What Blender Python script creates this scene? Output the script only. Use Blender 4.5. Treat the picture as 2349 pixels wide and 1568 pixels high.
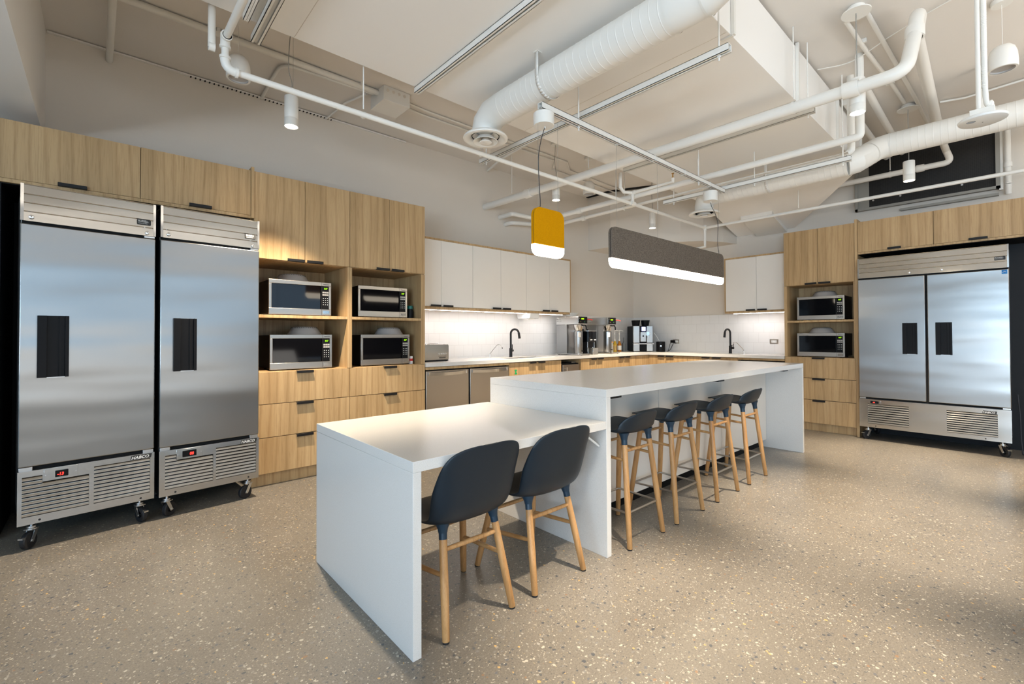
import bpy, bmesh, math, random
from math import pi, sin, cos, radians, atan2, sqrt
from mathutils import Vector, Matrix, Euler

for o in list(bpy.data.objects): bpy.data.objects.remove(o)
SC = bpy.context.scene
COL = SC.collection
random.seed(7)

# ------------------------------------------------------------------ camera
F_PX, CY, YAW, PIT, ROL = 1053.0, -29.8, 0.8411, 0.0139, -0.0038
fw = Vector((cos(YAW)*cos(PIT), sin(YAW)*cos(PIT), sin(PIT)))
rt = Vector((sin(YAW), -cos(YAW), 0.0)); up = rt.cross(fw)
rt, up = cos(ROL)*rt + sin(ROL)*up, -sin(ROL)*rt + cos(ROL)*up
cd = bpy.data.cameras.new('camera'); cam = bpy.data.objects.new('camera', cd); COL.objects.link(cam)
cd.sensor_width = 36.0; cd.sensor_fit = 'HORIZONTAL'; cd.lens = F_PX/2349*36.0
cd.shift_y = CY/2349.0; cd.clip_start = 0.05; cd.clip_end = 60
cam.matrix_world = Matrix(((rt.x, up.x, -fw.x, 0), (rt.y, up.y, -fw.y, 0), (rt.z, up.z, -fw.z, 1.22), (0, 0, 0, 1)))
SC.camera = cam

# ------------------------------------------------------------------ view, world, large lights
vs = SC.view_settings
vs.view_transform = 'Standard'; vs.look = 'None'; vs.gamma = 1.0; vs.exposure = 0.42; vs.use_curve_mapping = False
W = bpy.data.worlds.new('world'); SC.world = W; W.use_nodes = True
bg = W.node_tree.nodes['Background']; bg.inputs[0].default_value = (0.55, 0.74, 1.0, 1); bg.inputs[1].default_value = 0.3

def area(name, loc, direction, sx, sy, power, color, spread=180):
    l = bpy.data.lights.new(name, 'AREA'); l.shape = 'RECTANGLE'; l.size = sx; l.size_y = sy
    l.energy = power; l.color = color; l.spread = radians(spread)
    o = bpy.data.objects.new(name, l); COL.objects.link(o); o.location = loc
    o.rotation_euler = Vector(direction).to_track_quat('-Z', 'Y').to_euler()
    return o
DAY = (0.42, 0.71, 1.0); WARM = (1.0, 0.84, 0.64); WARM2 = (1.0, 0.86, 0.70)
# daylight through the windows behind and to the left of the camera
for yc, wd_, pw in ((-3.15, 1.8, 80), (-0.9, 1.9, 66), (2.1, 1.1, 3)): area('window_daylight', (-4.40, yc, 1.55), (1, 0, 0), wd_, 2.1, pw, DAY)
for xc, wd_ in ((-2.2, 2.3), (0.6, 2.3), (3.4, 2.3)): area('window_daylight', (xc, -4.40, 1.93), (0, 1, 0), wd_, 1.35, 17, DAY)
area('window_ground_bounce', (-4.35, -1.6, 0.9), (1, 0.1, 0.75), 4.4, 0.9, 115, (0.86, 0.93, 1.0), 130)  # unseen lamps added low and aimed up to brighten ceiling and duct underside
area('window_ground_bounce', (0.8, -4.35, 0.7), (0, 1, 1.0), 6.0, 0.7, 42, (1.0, 0.95, 0.88), 130)
# unseen warm fill lamps, added behind the camera to brighten ceiling and walls
for ux, uy, pw in ((-2.2, -2.6, 18), (1.2, -3.0, 62), (4.6, -2.6, 92)): area('office_uplight', (ux, uy, 2.25), (0, 0, 1), 2.6, 1.6, pw, (1.0, 0.92, 0.82))

CEIL = 3.46; YW = 4.74; XW = 7.2; CT = 0.935

# ------------------------------------------------------------------ materials
def mat(name, color, rough=0.5, metal=0.0, spec=0.5, coat=0.0, emis=None, estr=0.0, trans=0.0, ior=1.45, alpha=1.0, aniso=0.0):
    m = bpy.data.materials.new(name); m.use_nodes = True
    b = m.node_tree.nodes['Principled BSDF']
    b.inputs['Base Color'].default_value = (*color, 1); b.inputs['Roughness'].default_value = rough
    b.inputs['Metallic'].default_value = metal; b.inputs['Specular IOR Level'].default_value = spec
    b.inputs['Coat Weight'].default_value = coat; b.inputs['Coat Roughness'].default_value = 0.15
    b.inputs['Transmission Weight'].default_value = trans; b.inputs['IOR'].default_value = ior
    b.inputs['Anisotropic'].default_value = aniso
    if emis: b.inputs['Emission Color'].default_value = (*emis, 1); b.inputs['Emission Strength'].default_value = estr
    return m
class NT:
    def __init__(s, m): s.nt = m.node_tree; s.b = s.nt.nodes['Principled BSDF']
    def n(s, t, **kw):
        x = s.nt.nodes.new(t)
        for k, v in kw.items():
            if k.startswith('i_'):
                key = k[2:].replace('_', ' ')
                x.inputs[key].default_value = v
            else: setattr(x, k, v)
        return x
    def l(s, a, b): s.nt.links.new(a, b)
    def mapping(s, src, scale=(1, 1, 1), rot=(0, 0, 0), loc=(0, 0, 0)):
        mp = s.n('ShaderNodeMapping'); mp.inputs['Scale'].default_value = scale
        mp.inputs['Rotation'].default_value = rot; mp.inputs['Location'].default_value = loc
        s.l(src, mp.inputs['Vector']); return mp.outputs[0]
    def ramp(s, fac, stops, interp='LINEAR'):
        r = s.n('ShaderNodeValToRGB'); cr = r.color_ramp; cr.interpolation = interp
        while len(cr.elements) > 1: cr.elements.remove(cr.elements[0])
        cr.elements[0].position = stops[0][0]; cr.elements[0].color = (*stops[0][1], 1)
        for p, c in stops[1:]:
            e = cr.elements.new(p); e.color = (*c, 1)
        s.l(fac, r.inputs[0]); return r.outputs[0]
    def mix(s, fac, a, b, mode='MIX'):
        m = s.n('ShaderNodeMix', data_type='RGBA', blend_type=mode)
        for sock, v in ((m.inputs[0], fac), (m.inputs[6], a), (m.inputs[7], b)):
            if isinstance(v, (int, float)): sock.default_value = v
            elif isinstance(v, tuple): sock.default_value = (*v, 1)
            else: s.l(v, sock)
        return m.outputs[2]
    def bump(s, h, strength=0.2, dist=0.01):
        b = s.n('ShaderNodeBump'); b.inputs['Strength'].default_value = strength; b.inputs['Distance'].default_value = dist
        s.l(h, b.inputs['Height']); s.l(b.outputs[0], s.b.inputs['Normal'])

def oak(name, c0, c1, c2, rough=0.45, scale=1.0):
    m = mat(name, c1, rough); t = NT(m)
    tc = t.n('ShaderNodeTexCoord'); oi = t.n('ShaderNodeObjectInfo')
    off = t.n('ShaderNodeVectorMath', operation='MULTIPLY_ADD')
    cmb = t.n('ShaderNodeCombineXYZ'); t.l(oi.outputs['Random'], cmb.inputs[0]); t.l(oi.outputs['Random'], cmb.inputs[1]); t.l(oi.outputs['Random'], cmb.inputs[2])
    t.l(cmb.outputs[0], off.inputs[0]); off.inputs[1].default_value = (7.3, 3.1, 11.7); t.l(tc.outputs['Object'], off.inputs[2])
    v = off.outputs[0]
    # board bands, cathedral figure, fine pores
    n1 = t.n('ShaderNodeTexNoise', noise_dimensions='3D'); n1.inputs['Scale'].default_value = 1.0; n1.inputs['Detail'].default_value = 3; n1.inputs['Distortion'].default_value = 0.4
    t.l(t.mapping(v, (9*scale, 9*scale, 0.55*scale)), n1.inputs['Vector'])
    wv = t.n('ShaderNodeTexWave', wave_type='BANDS', bands_direction='X', wave_profile='SAW'); wv.inputs['Scale'].default_value = 1.0
    wv.inputs['Distortion'].default_value = 9.0; wv.inputs['Detail'].default_value = 2.5; wv.inputs['Detail Scale'].default_value = 0.55; wv.inputs['Detail Roughness'].default_value = 0.55
    t.l(t.mapping(v, (4.6*scale, 4.6*scale, 0.8*scale)), wv.inputs['Vector'])
    n3 = t.n('ShaderNodeTexNoise'); n3.inputs['Scale'].default_value = 1.0; n3.inputs['Detail'].default_value = 4; n3.inputs['Roughness'].default_value = 0.7
    t.l(t.mapping(v, (170*scale, 170*scale, 5*scale)), n3.inputs['Vector'])
    base = t.ramp(n1.outputs[0], [(0.30, c0), (0.50, c1), (0.70, c2)])
    fig = t.ramp(wv.outputs['Fac'], [(0.0, (0.78, 0.73, 0.66)), (0.22, (1.02, 1.02, 1.02)), (0.86, (1.0, 1.0, 1.0)), (1.0, (0.80, 0.75, 0.68))])
    por = t.ramp(n3.outputs[0], [(0.36, (0.80, 0.76, 0.70)), (0.50, (1, 1, 1)), (0.75, (1.04, 1.04, 1.03))])
    c = t.mix(0.75, base, fig, 'MULTIPLY'); c = t.mix(0.8, c, por, 'MULTIPLY')
    t.l(c, t.b.inputs['Base Color']); t.bump(n3.outputs[0], 0.08, 0.002)
    return m

M = {}
M['oak'] = oak('oak_laminate', (0.41, 0.268, 0.128), (0.49, 0.325, 0.160), (0.56, 0.385, 0.20))
M['leg_oak'] = oak('solid_oak_leg', (0.42, 0.21, 0.075), (0.50, 0.27, 0.105), (0.56, 0.32, 0.14), 0.42, 2.0)
M['white_paint'] = mat('white_ceiling_paint', (0.88, 0.86, 0.825), 0.55)
M['white_metal'] = mat('white_painted_metal', (0.80, 0.78, 0.73), 0.38)
M['quartz'] = mat('white_quartz', (0.70, 0.685, 0.66), 0.24)
t = NT(M['quartz']); tc = t.n('ShaderNodeTexCoord'); nz = t.n('ShaderNodeTexNoise'); nz.inputs['Scale'].default_value = 420; nz.inputs['Detail'].default_value = 1
t.l(tc.outputs['Object'], nz.inputs['Vector']); t.l(t.ramp(nz.outputs[0], [(0.30, (0.63, 0.61, 0.575)), (0.45, (0.70, 0.685, 0.66)), (0.75, (0.73, 0.715, 0.69))]), t.b.inputs['Base Color'])
M['laminate'] = mat('warm_white_laminate', (0.80, 0.76, 0.70), 0.42)
M['black_paint'] = mat('black_painted_board', (0.006, 0.006, 0.0065), 0.6, spec=0.2)
M['dark_grey'] = mat('charcoal_panel', (0.012, 0.013, 0.015), 0.6, spec=0.3)
M['handle'] = mat('matte_black_metal', (0.010, 0.0095, 0.010), 0.42, spec=0.35)
M['black_plastic'] = mat('black_plastic', (0.006, 0.006, 0.007), 0.4, spec=0.18)
M['rubber'] = mat('black_rubber', (0.012, 0.012, 0.014), 0.6)
M['shell'] = mat('dark_blue_shell_plastic', (0.009, 0.017, 0.026), 0.42, spec=0.4)
M['chrome'] = mat('chrome', (0.8, 0.8, 0.8), 0.12, 1.0)
M['zinc'] = mat('zinc_plated_steel', (0.62, 0.63, 0.64), 0.3, 1.0)
M['glass_black'] = mat('black_glass', (0.003, 0.003, 0.004), 0.05, 0, 0.32)
M['white_plastic'] = mat('white_plastic', (0.8, 0.8, 0.78), 0.35)
M['grey_plastic'] = mat('translucent_grey_plastic', (0.42, 0.40, 0.38), 0.4)
M['paper'] = mat('white_paper', (0.82, 0.80, 0.74), 0.8)
M['cork'] = mat('light_wood_lid', (0.42, 0.22, 0.09), 0.6)
M['amber'] = mat('amber_syrup', (0.42, 0.16, 0.02), 0.1, 0, 0.5)
M['yellow_syrup'] = mat('yellow_syrup', (0.55, 0.36, 0.04), 0.1)
M['clear'] = mat('clear_glass', (0.93, 0.97, 0.97), 0.03, trans=1.0, ior=1.35)
M['brass'] = mat('brass', (0.58, 0.36, 0.12), 0.3, 1.0)
M['red_plastic'] = mat('red_plastic', (0.65, 0.03, 0.02), 0.35)
M['green'] = mat('green_vinyl', (0.0, 0.33, 0.10), 0.5)
M['blue'] = mat('blue_vinyl', (0.0, 0.17, 0.48), 0.4)
M['white_ink'] = mat('white_ink', (0.75, 0.75, 0.73), 0.5)
M['dark_ink'] = mat('dark_ink', (0.02, 0.02, 0.02), 0.5)
M['wire_grey'] = mat('grey_wire', (0.30, 0.29, 0.26), 0.5)
M['wire_black'] = mat('black_cord', (0.03, 0.03, 0.035), 0.5)
M['dark_void'] = mat('dark_opening', (0.006, 0.006, 0.006), 0.9)
M['led'] = mat('led_diffuser', (1, 1, 1), 0.4, emis=(1.0, 0.88, 0.70), estr=9)
M['led_cool'] = mat('led_strip', (1, 1, 1), 0.4, emis=(1.0, 0.95, 0.93), estr=16)
M['spot_disc'] = mat('lamp_face', (1, 1, 1), 0.4, emis=(1.0, 0.86, 0.66), estr=30)
M['red_led'] = mat('red_digits', (0.2, 0, 0), 0.4, emis=(1.0, 0.03, 0.02), estr=3.0)
M['green_led'] = mat('green_digits', (0.05, 0.2, 0), 0.4, emis=(0.45, 1.0, 0.0), estr=1.3)
M['blue_screen'] = mat('bright_screen', (0.3, 0.3, 1), 0.4, emis=(0.55, 0.60, 1.0), estr=3.0)
M['mesh_grey'] = mat('galvanised_frame', (0.30, 0.29, 0.26), 0.55, 0.4)

M['slot_grey'] = mat('slot_face', (0.62, 0.60, 0.56), 0.6)
M['socket'] = mat('blue_leg_socket', (0.010, 0.032, 0.058), 0.4)
M['teal'] = mat('teal_cap', (0.0, 0.12, 0.10), 0.35)
# walls
def painted(name, col, bump=0.06, sc=60):
    m = mat(name, col, 0.6); t = NT(m); tc = t.n('ShaderNodeTexCoord')
    n = t.n('ShaderNodeTexNoise'); n.inputs['Scale'].default_value = sc; n.inputs['Detail'].default_value = 4
    t.l(tc.outputs['Object'], n.inputs['Vector']); t.bump(n.outputs[0], bump, 0.01); return m
M['wall'] = painted('warm_white_wall', (0.70, 0.645, 0.57))
M['wall_dark'] = painted('dark_grey_wall', (0.07, 0.07, 0.075)); M['wall_mid'] = painted('grey_wall', (0.22, 0.23, 0.24))
M['ceiling'] = painted('painted_concrete_ceiling', (0.76, 0.72, 0.67), 0.25, 9)
# floor: ground and polished concrete with exposed aggregate
def floor_mat():
    m = mat('polished_concrete_floor', (0.4, 0.34, 0.27), 0.3); t = NT(m); tc = t.n('ShaderNodeTexCoord'); v = tc.outputs['Object']
    nb = t.n('ShaderNodeTexNoise'); nb.inputs['Scale'].default_value = 1.1; nb.inputs['Detail'].default_value = 5; t.l(v, nb.inputs['Vector'])
    nf = t.n('ShaderNodeTexNoise'); nf.inputs['Scale'].default_value = 160; nf.inputs['Detail'].default_value = 3; t.l(v, nf.inputs['Vector'])
    base = t.ramp(nb.outputs[0], [(0.3, (0.175, 0.158, 0.134)), (0.7, (0.235, 0.213, 0.182))])
    base = t.mix(0.65, base, t.ramp(nf.outputs[0], [(0.35, (0.70, 0.69, 0.67)), (0.6, (1.08, 1.07, 1.05))]), 'MULTIPLY')
    col = base
    wd = t.n('ShaderNodeTexNoise'); wd.inputs['Scale'].default_value = 70; t.l(v, wd.inputs['Vector'])
    wv = t.n('ShaderNodeVectorMath', operation='MULTIPLY_ADD'); t.l(wd.outputs['Color'], wv.inputs[0]); wv.inputs[1].default_value = (0.014, 0.014, 0); t.l(v, wv.inputs[2])
    pn = t.n('ShaderNodeTexNoise'); pn.inputs['Scale'].default_value = 1.7; pn.inputs['Detail'].default_value = 3; t.l(v, pn.inputs['Vector'])
    dn = t.n('ShaderNodeMapRange'); dn.inputs['From Min'].default_value = .35; dn.inputs['From Max'].default_value = .62; dn.inputs['To Min'].default_value = .22; dn.inputs['To Max'].default_value = .68; t.l(pn.outputs[0], dn.inputs[0])
    for i, (sc, size, dens, stops) in enumerate([
        (125, 0.40, 0.6, [(0.0, (0.40, 0.365, 0.30)), (0.22, (0.15, 0.13, 0.11)), (0.5, (0.46, 0.42, 0.35)), (0.68, (0.10, 0.095, 0.09)), (0.88, (0.34, 0.28, 0.19))]),
        (74, 0.36, 0.7, [(0.0, (0.11, 0.11, 0.11)), (0.28, (0.33, 0.31, 0.27)), (0.48, (0.44, 0.40, 0.33)), (0.62, (0.17, 0.155, 0.135)), (0.82, (0.24, 0.22, 0.19)), (0.93, (0.50, 0.33, 0.14))]),
        (40, 0.31, 0.6, [(0.0, (0.085, 0.088, 0.095)), (0.3, (0.20, 0.19, 0.175)), (0.55, (0.13, 0.13, 0.135)), (0.72, (0.46, 0.42, 0.35)), (0.86, (0.25, 0.16, 0.10)), (0.93, (0.30, 0.27, 0.22))])]):
        vo = t.n('ShaderNodeTexVoronoi', feature='F1'); vo.inputs['Scale'].default_value = sc; vo.inputs['Randomness'].default_value = 1.0
        t.l(t.mapping(wv.outputs[0], (1, 0.72 if i % 2 else 1.3, 1), (0, 0, 0.6*i)), vo.inputs['Vector'])
        sep = t.n('ShaderNodeSeparateColor'); t.l(vo.outputs['Color'], sep.inputs[0])
        sz = t.n('ShaderNodeMath', operation='MULTIPLY_ADD'); t.l(sep.outputs[1], sz.inputs[0]); sz.inputs[1].default_value = size*.75; sz.inputs[2].default_value = size*.35
        lt = t.n('ShaderNodeMath', operation='LESS_THAN'); t.l(vo.outputs['Distance'], lt.inputs[0]); t.l(sz.outputs[0], lt.inputs[1])
        ds = t.n('ShaderNodeMath', operation='LESS_THAN'); t.l(sep.outputs[2], ds.inputs[0]); ds.inputs[1].default_value = dens
        if i: t.l(dn.outputs[0], ds.inputs[1])
        ml = t.n('ShaderNodeMath', operation='MULTIPLY'); t.l(lt.outputs[0], ml.inputs[0]); t.l(ds.outputs[0], ml.inputs[1])
        chip = t.ramp(sep.outputs[0], stops, 'CONSTANT')
        col = t.mix(ml.outputs[0], col, chip)
    t.l(col, t.b.inputs['Base Color'])
    rr = t.n('ShaderNodeMapRange'); rr.inputs['To Min'].default_value = 0.22; rr.inputs['To Max'].default_value = 0.40; t.l(nb.outputs[0], rr.inputs[0]); t.l(rr.outputs[0], t.b.inputs['Roughness'])
    return m
M['floor'] = floor_mat()
# brushed stainless
def steel(name, col, rough, warp=0.25, grain=0.03, axis='X'):
    m = mat(name, col, rough, 1.0); t = NT(m); tc = t.n('ShaderNodeTexCoord')
    n = t.n('ShaderNodeTexNoise'); n.inputs['Scale'].default_value = 1.0; n.inputs['Detail'].default_value = 1
    t.l(t.mapping(tc.outputs['Object'], (0.9, 0.9, 4.2)), n.inputs['Vector'])
    t.bump(n.outputs[0], warp, 0.02); t.b.inputs['Anisotropic'].default_value = 0.4
    return m
M['steel'] = steel('brushed_stainless', (0.36, 0.355, 0.345), 0.28, 0.55)
M['steel_shiny'] = steel('polished_stainless', (0.58, 0.57, 0.55), 0.16, 0.30)
M['steel_dark'] = steel('grey_stainless', (0.42, 0.39, 0.35), 0.32, 0.08)
M['steel_int'] = mat('steel_rod', (0.55, 0.53, 0.50), 0.28, 1.0)
# felt
def felt(name, a, b):
    m = mat(name, a, 0.95, spec=0.1); t = NT(m); tc = t.n('ShaderNodeTexCoord'); n = t.n('ShaderNodeTexNoise'); n.inputs['Scale'].default_value = 210; n.inputs['Detail'].default_value = 5; n.inputs['Roughness'].default_value = 0.7
    t.l(tc.outputs['Object'], n.inputs['Vector']); t.l(t.ramp(n.outputs[0], [(0.38, a), (0.62, b)]), t.b.inputs['Base Color']); t.bump(n.outputs[0], 0.2, 0.003); return m
M['felt_grey'] = felt('grey_felt', (0.085, 0.070, 0.056), (0.21, 0.175, 0.143))
M['felt_yellow'] = felt('yellow_felt', (0.55, 0.235, 0.0), (0.63, 0.285, 0.001))
# tile
def tile_mat(name, rot):
    m = mat(name, (0.74, 0.73, 0.71), 0.25); t = NT(m); tc = t.n('ShaderNodeTexCoord')
    br = t.n('ShaderNodeTexBrick'); br.offset = 0.5; br.inputs['Scale'].default_value = 1.0
    br.inputs['Color1'].default_value = (0.76, 0.75, 0.73, 1); br.inputs['Color2'].default_value = (0.78, 0.77, 0.75, 1); br.inputs['Mortar'].default_value = (0.66, 0.645, 0.62, 1)
    br.inputs['Mortar Size'].default_value = 0.0018; br.inputs['Brick Width'].default_value = 0.145; br.inputs['Row Height'].default_value = 0.145
    sp = t.n('ShaderNodeSeparateXYZ'); t.l(tc.outputs['Object'], sp.inputs[0]); cb = t.n('ShaderNodeCombineXYZ')
    t.l(sp.outputs[rot], cb.inputs[0]); t.l(sp.outputs[2], cb.inputs[1])
    mp = t.mapping(cb.outputs[0], loc=(0, -0.085, 0)); t.l(mp, br.inputs['Vector'])
    t.l(br.outputs['Color'], t.b.inputs['Base Color']); inv = t.n('ShaderNodeMath', operation='SUBTRACT'); inv.inputs[0].default_value = 1; t.l(br.outputs['Fac'], inv.inputs[1]); t.bump(inv.outputs[0], 0.3, 0.002)
    return m
M['tile_x'] = tile_mat('white_wall_tile', 0); M['tile_y'] = tile_mat('white_wall_tile_back', 1)
# vent mesh
m = mat('black_wire_mesh', (0.01, 0.01, 0.01), 0.6); M['vent'] = m; t = NT(m); tc = t.n('ShaderNodeTexCoord')
br = t.n('ShaderNodeTexBrick'); br.offset = 0; br.inputs['Scale'].default_value = 1; br.inputs['Brick Width'].default_value = 0.016; br.inputs['Row Height'].default_value = 0.016; br.inputs['Mortar Size'].default_value = 0.0016
br.inputs['Color1'].default_value = (0.003, 0.003, 0.003, 1); br.inputs['Color2'].default_value = (0.004, 0.004, 0.004, 1); br.inputs['Mortar'].default_value = (0.016, 0.014, 0.012, 1)
sp = t.n('ShaderNodeSeparateXYZ'); t.l(tc.outputs['Object'], sp.inputs[0]); cb = t.n('ShaderNodeCombineXYZ'); t.l(sp.outputs[1], cb.inputs[0]); t.l(sp.outputs[2], cb.inputs[1]); t.l(cb.outputs[0], br.inputs['Vector']); t.l(br.outputs['Color'], t.b.inputs['Base Color'])

# ------------------------------------------------------------------ mesh builder
class MB:
    def __init__(s): s.v = []; s.f = []
    def add(s, vs, fs):
        k = len(s.v); s.v += [Vector(v) for v in vs]; s.f += [[i+k for i in f] for f in fs]; return s
    def box(s, x0, y0, z0, x1, y1, z1):
        x0, x1 = min(x0, x1), max(x0, x1); y0, y1 = min(y0, y1), max(y0, y1); z0, z1 = min(z0, z1), max(z0, z1)
        return s.add([(x0,y0,z0),(x1,y0,z0),(x1,y1,z0),(x0,y1,z0),(x0,y0,z1),(x1,y0,z1),(x1,y1,z1),(x0,y1,z1)],
                     [(0,3,2,1),(4,5,6,7),(0,1,5,4),(1,2,6,5),(2,3,7,6),(3,0,4,7)])
    def rev(s, prof, p0, d=(0, 0, 1), n=24, caps=True, ang=None):
        p0 = Vector(p0); d = Vector(d).normalized(); a = Vector((1, 0, 0)) if abs(d.x) < 0.9 else Vector((0, 1, 0))
        u = d.cross(a).normalized(); w = d.cross(u)
        vs = []; 
        for t_, r in prof:
            for i in range(n):
                q = 2*pi*i/n; vs.append(p0 + d*t_ + (u*cos(q) + w*sin(q))*max(r, 1e-5))
        fs = []
        for j in range(len(prof)-1):
            for i in range(n):
                i2 = (i+1) % n; fs.append((j*n+i, j*n+i2, (j+1)*n+i2, (j+1)*n+i))
        if caps:
            fs.append(tuple(range(n-1, -1, -1))); k = (len(prof)-1)*n; fs.append(tuple(range(k, k+n)))
        return s.add(vs, fs)
    def cyl(s, p0, p1, r0, r1=None, n=16, caps=True):
        p0 = Vector(p0); p1 = Vector(p1); L = (p1-p0).length
        return s.rev([(0, r0), (L, r0 if r1 is None else r1)], p0, p1-p0, n, caps)
    def tube(s, pts, r, n=10, caps=True, flat=None):
        pts = [Vector(p) for p in pts]; k0 = len(pts); vs = []; fs = []
        rs = r if isinstance(r, (list, tuple)) else [r]*k0
        tg = []
        for i in range(k0):
            a = pts[max(i-1, 0)]; b = pts[min(i+1, k0-1)]
            if 0 < i < k0-1: d = (pts[i]-a).normalized() + (b-pts[i]).normalized()
            else: d = b-a
            tg.append(d.normalized())
        ref = Vector((0, 0, 1)) if abs(tg[0].z) < 0.9 else Vector((1, 0, 0))
        u = tg[0].cross(ref).normalized()
        for i in range(k0):
            if i: u = (u - tg[i]*u.dot(tg[i])).normalized()
            w = tg[i].cross(u)
            sc = 1.0
            if 0 < i < k0-1:
                c = (pts[i]-pts[i-1]).normalized().dot(tg[i]); sc = 1.0
            for q in range(n):
                a = 2*pi*q/n; vs.append(pts[i] + (u*cos(a) + w*sin(a)*(flat or 1))*rs[i]*sc)
        for j in range(k0-1):
            for i in range(n):
                i2 = (i+1) % n; fs.append((j*n+i, j*n+i2, (j+1)*n+i2, (j+1)*n+i))
        if caps: fs.append(tuple(range(n-1, -1, -1))); k = (k0-1)*n; fs.append(tuple(range(k, k+n)))
        return s.add(vs, fs)
    def prism(s, poly, ax, a, b):      # poly in the two other axes (ordered), extruded along ax from a to b
        def P(p, c):
            return {'x': (c, p[0], p[1]), 'y': (p[0], c, p[1]), 'z': (p[0], p[1], c)}[ax]
        n = len(poly); vs = [P(p, a) for p in poly] + [P(p, b) for p in poly]
        fs = [tuple(range(n)), tuple(range(2*n-1, n-1, -1))] + [(i, i+n, (i+1) % n + n, (i+1) % n) for i in range(n)]
        return s.add(vs, fs)
    def xf(s, mtx): s.v = [mtx @ v for v in s.v]; return s
    def build(s, name, material, parent=None, bevel=0.0, seg=2, smooth=True, kind=None, label=None, sub=0, solid=0):
        off = Vector((0, 0, 0)); 
        me = bpy.data.meshes.new(name)
        p = parent; off = Vector((0, 0, 0))
        while p is not None: off += Vector(p.location); p = p.parent
        me.from_pydata([v-off for v in s.v], [], s.f); me.update()
        bm = bmesh.new(); bm.from_mesh(me); bmesh.ops.recalc_face_normals(bm, faces=bm.faces); bm.to_mesh(me); bm.free()
        if smooth:
            me.shade_smooth(); me.set_sharp_from_angle(angle=radians(38))
        for mm in (material if isinstance(material, (list, tuple)) else [material]): me.materials.append(M[mm])
        o = bpy.data.objects.new(name, me); COL.objects.link(o)
        if parent is not None: o.parent = parent
        if solid:
            md = o.modifiers.new('solid', 'SOLIDIFY'); md.thickness = solid; md.offset = 0
        if sub:
            md = o.modifiers.new('sub', 'SUBSURF'); md.levels = sub; md.render_levels = sub
        if bevel:
            md = o.modifiers.new('bevel', 'BEVEL'); md.width = bevel; md.segments = seg; md.limit_method = 'ANGLE'; md.angle_limit = radians(40)
            md.harden_normals = False
        if kind: o['kind'] = kind
        if label: o['label'] = label
        return o

def tag(o, label, cat, group=None, kind=None):
    o['label'] = label; o['category'] = cat
    if group: o['group'] = group
    if kind: o['kind'] = kind
    return o
def thing(name, label, cat, loc=(0, 0, 0), group=None):
    o = bpy.data.objects.new(name, None); COL.objects.link(o); o.location = loc; o.empty_display_size = 0.1
    return tag(o, label, cat, group)
def place(o, loc, rot=0.0):
    o.location = loc; o.rotation_euler = (0, 0, rot); return o
def dup(o, parent=None):
    c = o.copy(); COL.objects.link(c); c.parent = parent
    for ch in list(o.children): dup(ch, c)
    return c
def clone(root, loc, rot, label):
    c = dup(root); c.location = loc; c.rotation_euler = (0, 0, rot); c['label'] = label; return c
def box(name, m, x0, y0, z0, x1, y1, z1, parent=None, bevel=0.0, **kw):
    return MB().box(x0, y0, z0, x1, y1, z1).build(name, m, parent, bevel, smooth=bevel > 0, **kw)
def S(o, kind='structure'): o['kind'] = kind; return o
def rr(x0, z0, x1, z1, r, n=6, corners=(1, 1, 1, 1)):   # rounded rectangle polygon
    pts = []
    for (cx, cz, a0), on in zip(((x1-r, z0+r, -pi/2), (x1-r, z1-r, 0), (x0+r, z1-r, pi/2), (x0+r, z0+r, pi)), corners):
        if on:
            for i in range(n+1): a = a0 + pi/2*i/n; pts.append((cx+r*cos(a), cz+r*sin(a)))
        else:
            pts.append((cx + r*(1 if a0 in (-pi/2, 0) else -1), cz + r*(-1 if a0 in (-pi/2, pi) else 1)))
    return pts
def text(name, s, size, loc, m, parent, rotz=0.0, ext=0.0006, shear=0.0, sx=1.0, bold=0.0):
    # text standing upright, facing -y before rotz; loc = left baseline, in the parent's local space
    cu = bpy.data.curves.new(name, 'FONT'); cu.body = s; cu.size = size; cu.extrude = ext; cu.shear = shear; cu.offset = bold; cu.resolution_u = 3
    tmp = bpy.data.objects.new('tmp_text', cu); COL.objects.link(tmp)
    dg = bpy.context.evaluated_depsgraph_get(); me = bpy.data.meshes.new_from_object(tmp.evaluated_get(dg)); bpy.data.objects.remove(tmp)
    me.transform(Matrix.Rotation(rotz, 4, 'Z') @ Matrix.Rotation(pi/2, 4, 'X') @ Matrix.Diagonal((sx, 1, 1, 1)))
    me.materials.clear(); me.materials.append(M[m])
    o = bpy.data.objects.new(name, me); COL.objects.link(o); o.parent = parent
    me.transform(Matrix.Translation(Vector(loc))); return o
def catmull(pts, n):
    out = []; P = [Vector(p) for p in pts]; P = [P[0]*2-P[1]] + P + [P[-1]*2-P[-2]]
    for i in range(1, len(P)-2):
        for k in range(n):
            t_ = k/n; a, b, c, d = P[i-1], P[i], P[i+1], P[i+2]
            out.append(0.5*((2*b) + (-a+c)*t_ + (2*a-5*b+4*c-d)*t_*t_ + (-a+3*b-3*c+d)*t_**3))
    out.append(P[-2]); return out
def arc(c, r, a0, a1, n, u, w):     # arc points around c in plane of unit vectors u, w
    c = Vector(c); u = Vector(u); w = Vector(w)
    return [c + u*r*cos(a0+(a1-a0)*i/n) + w*r*sin(a0+(a1-a0)*i/n) for i in range(n+1)]

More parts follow.
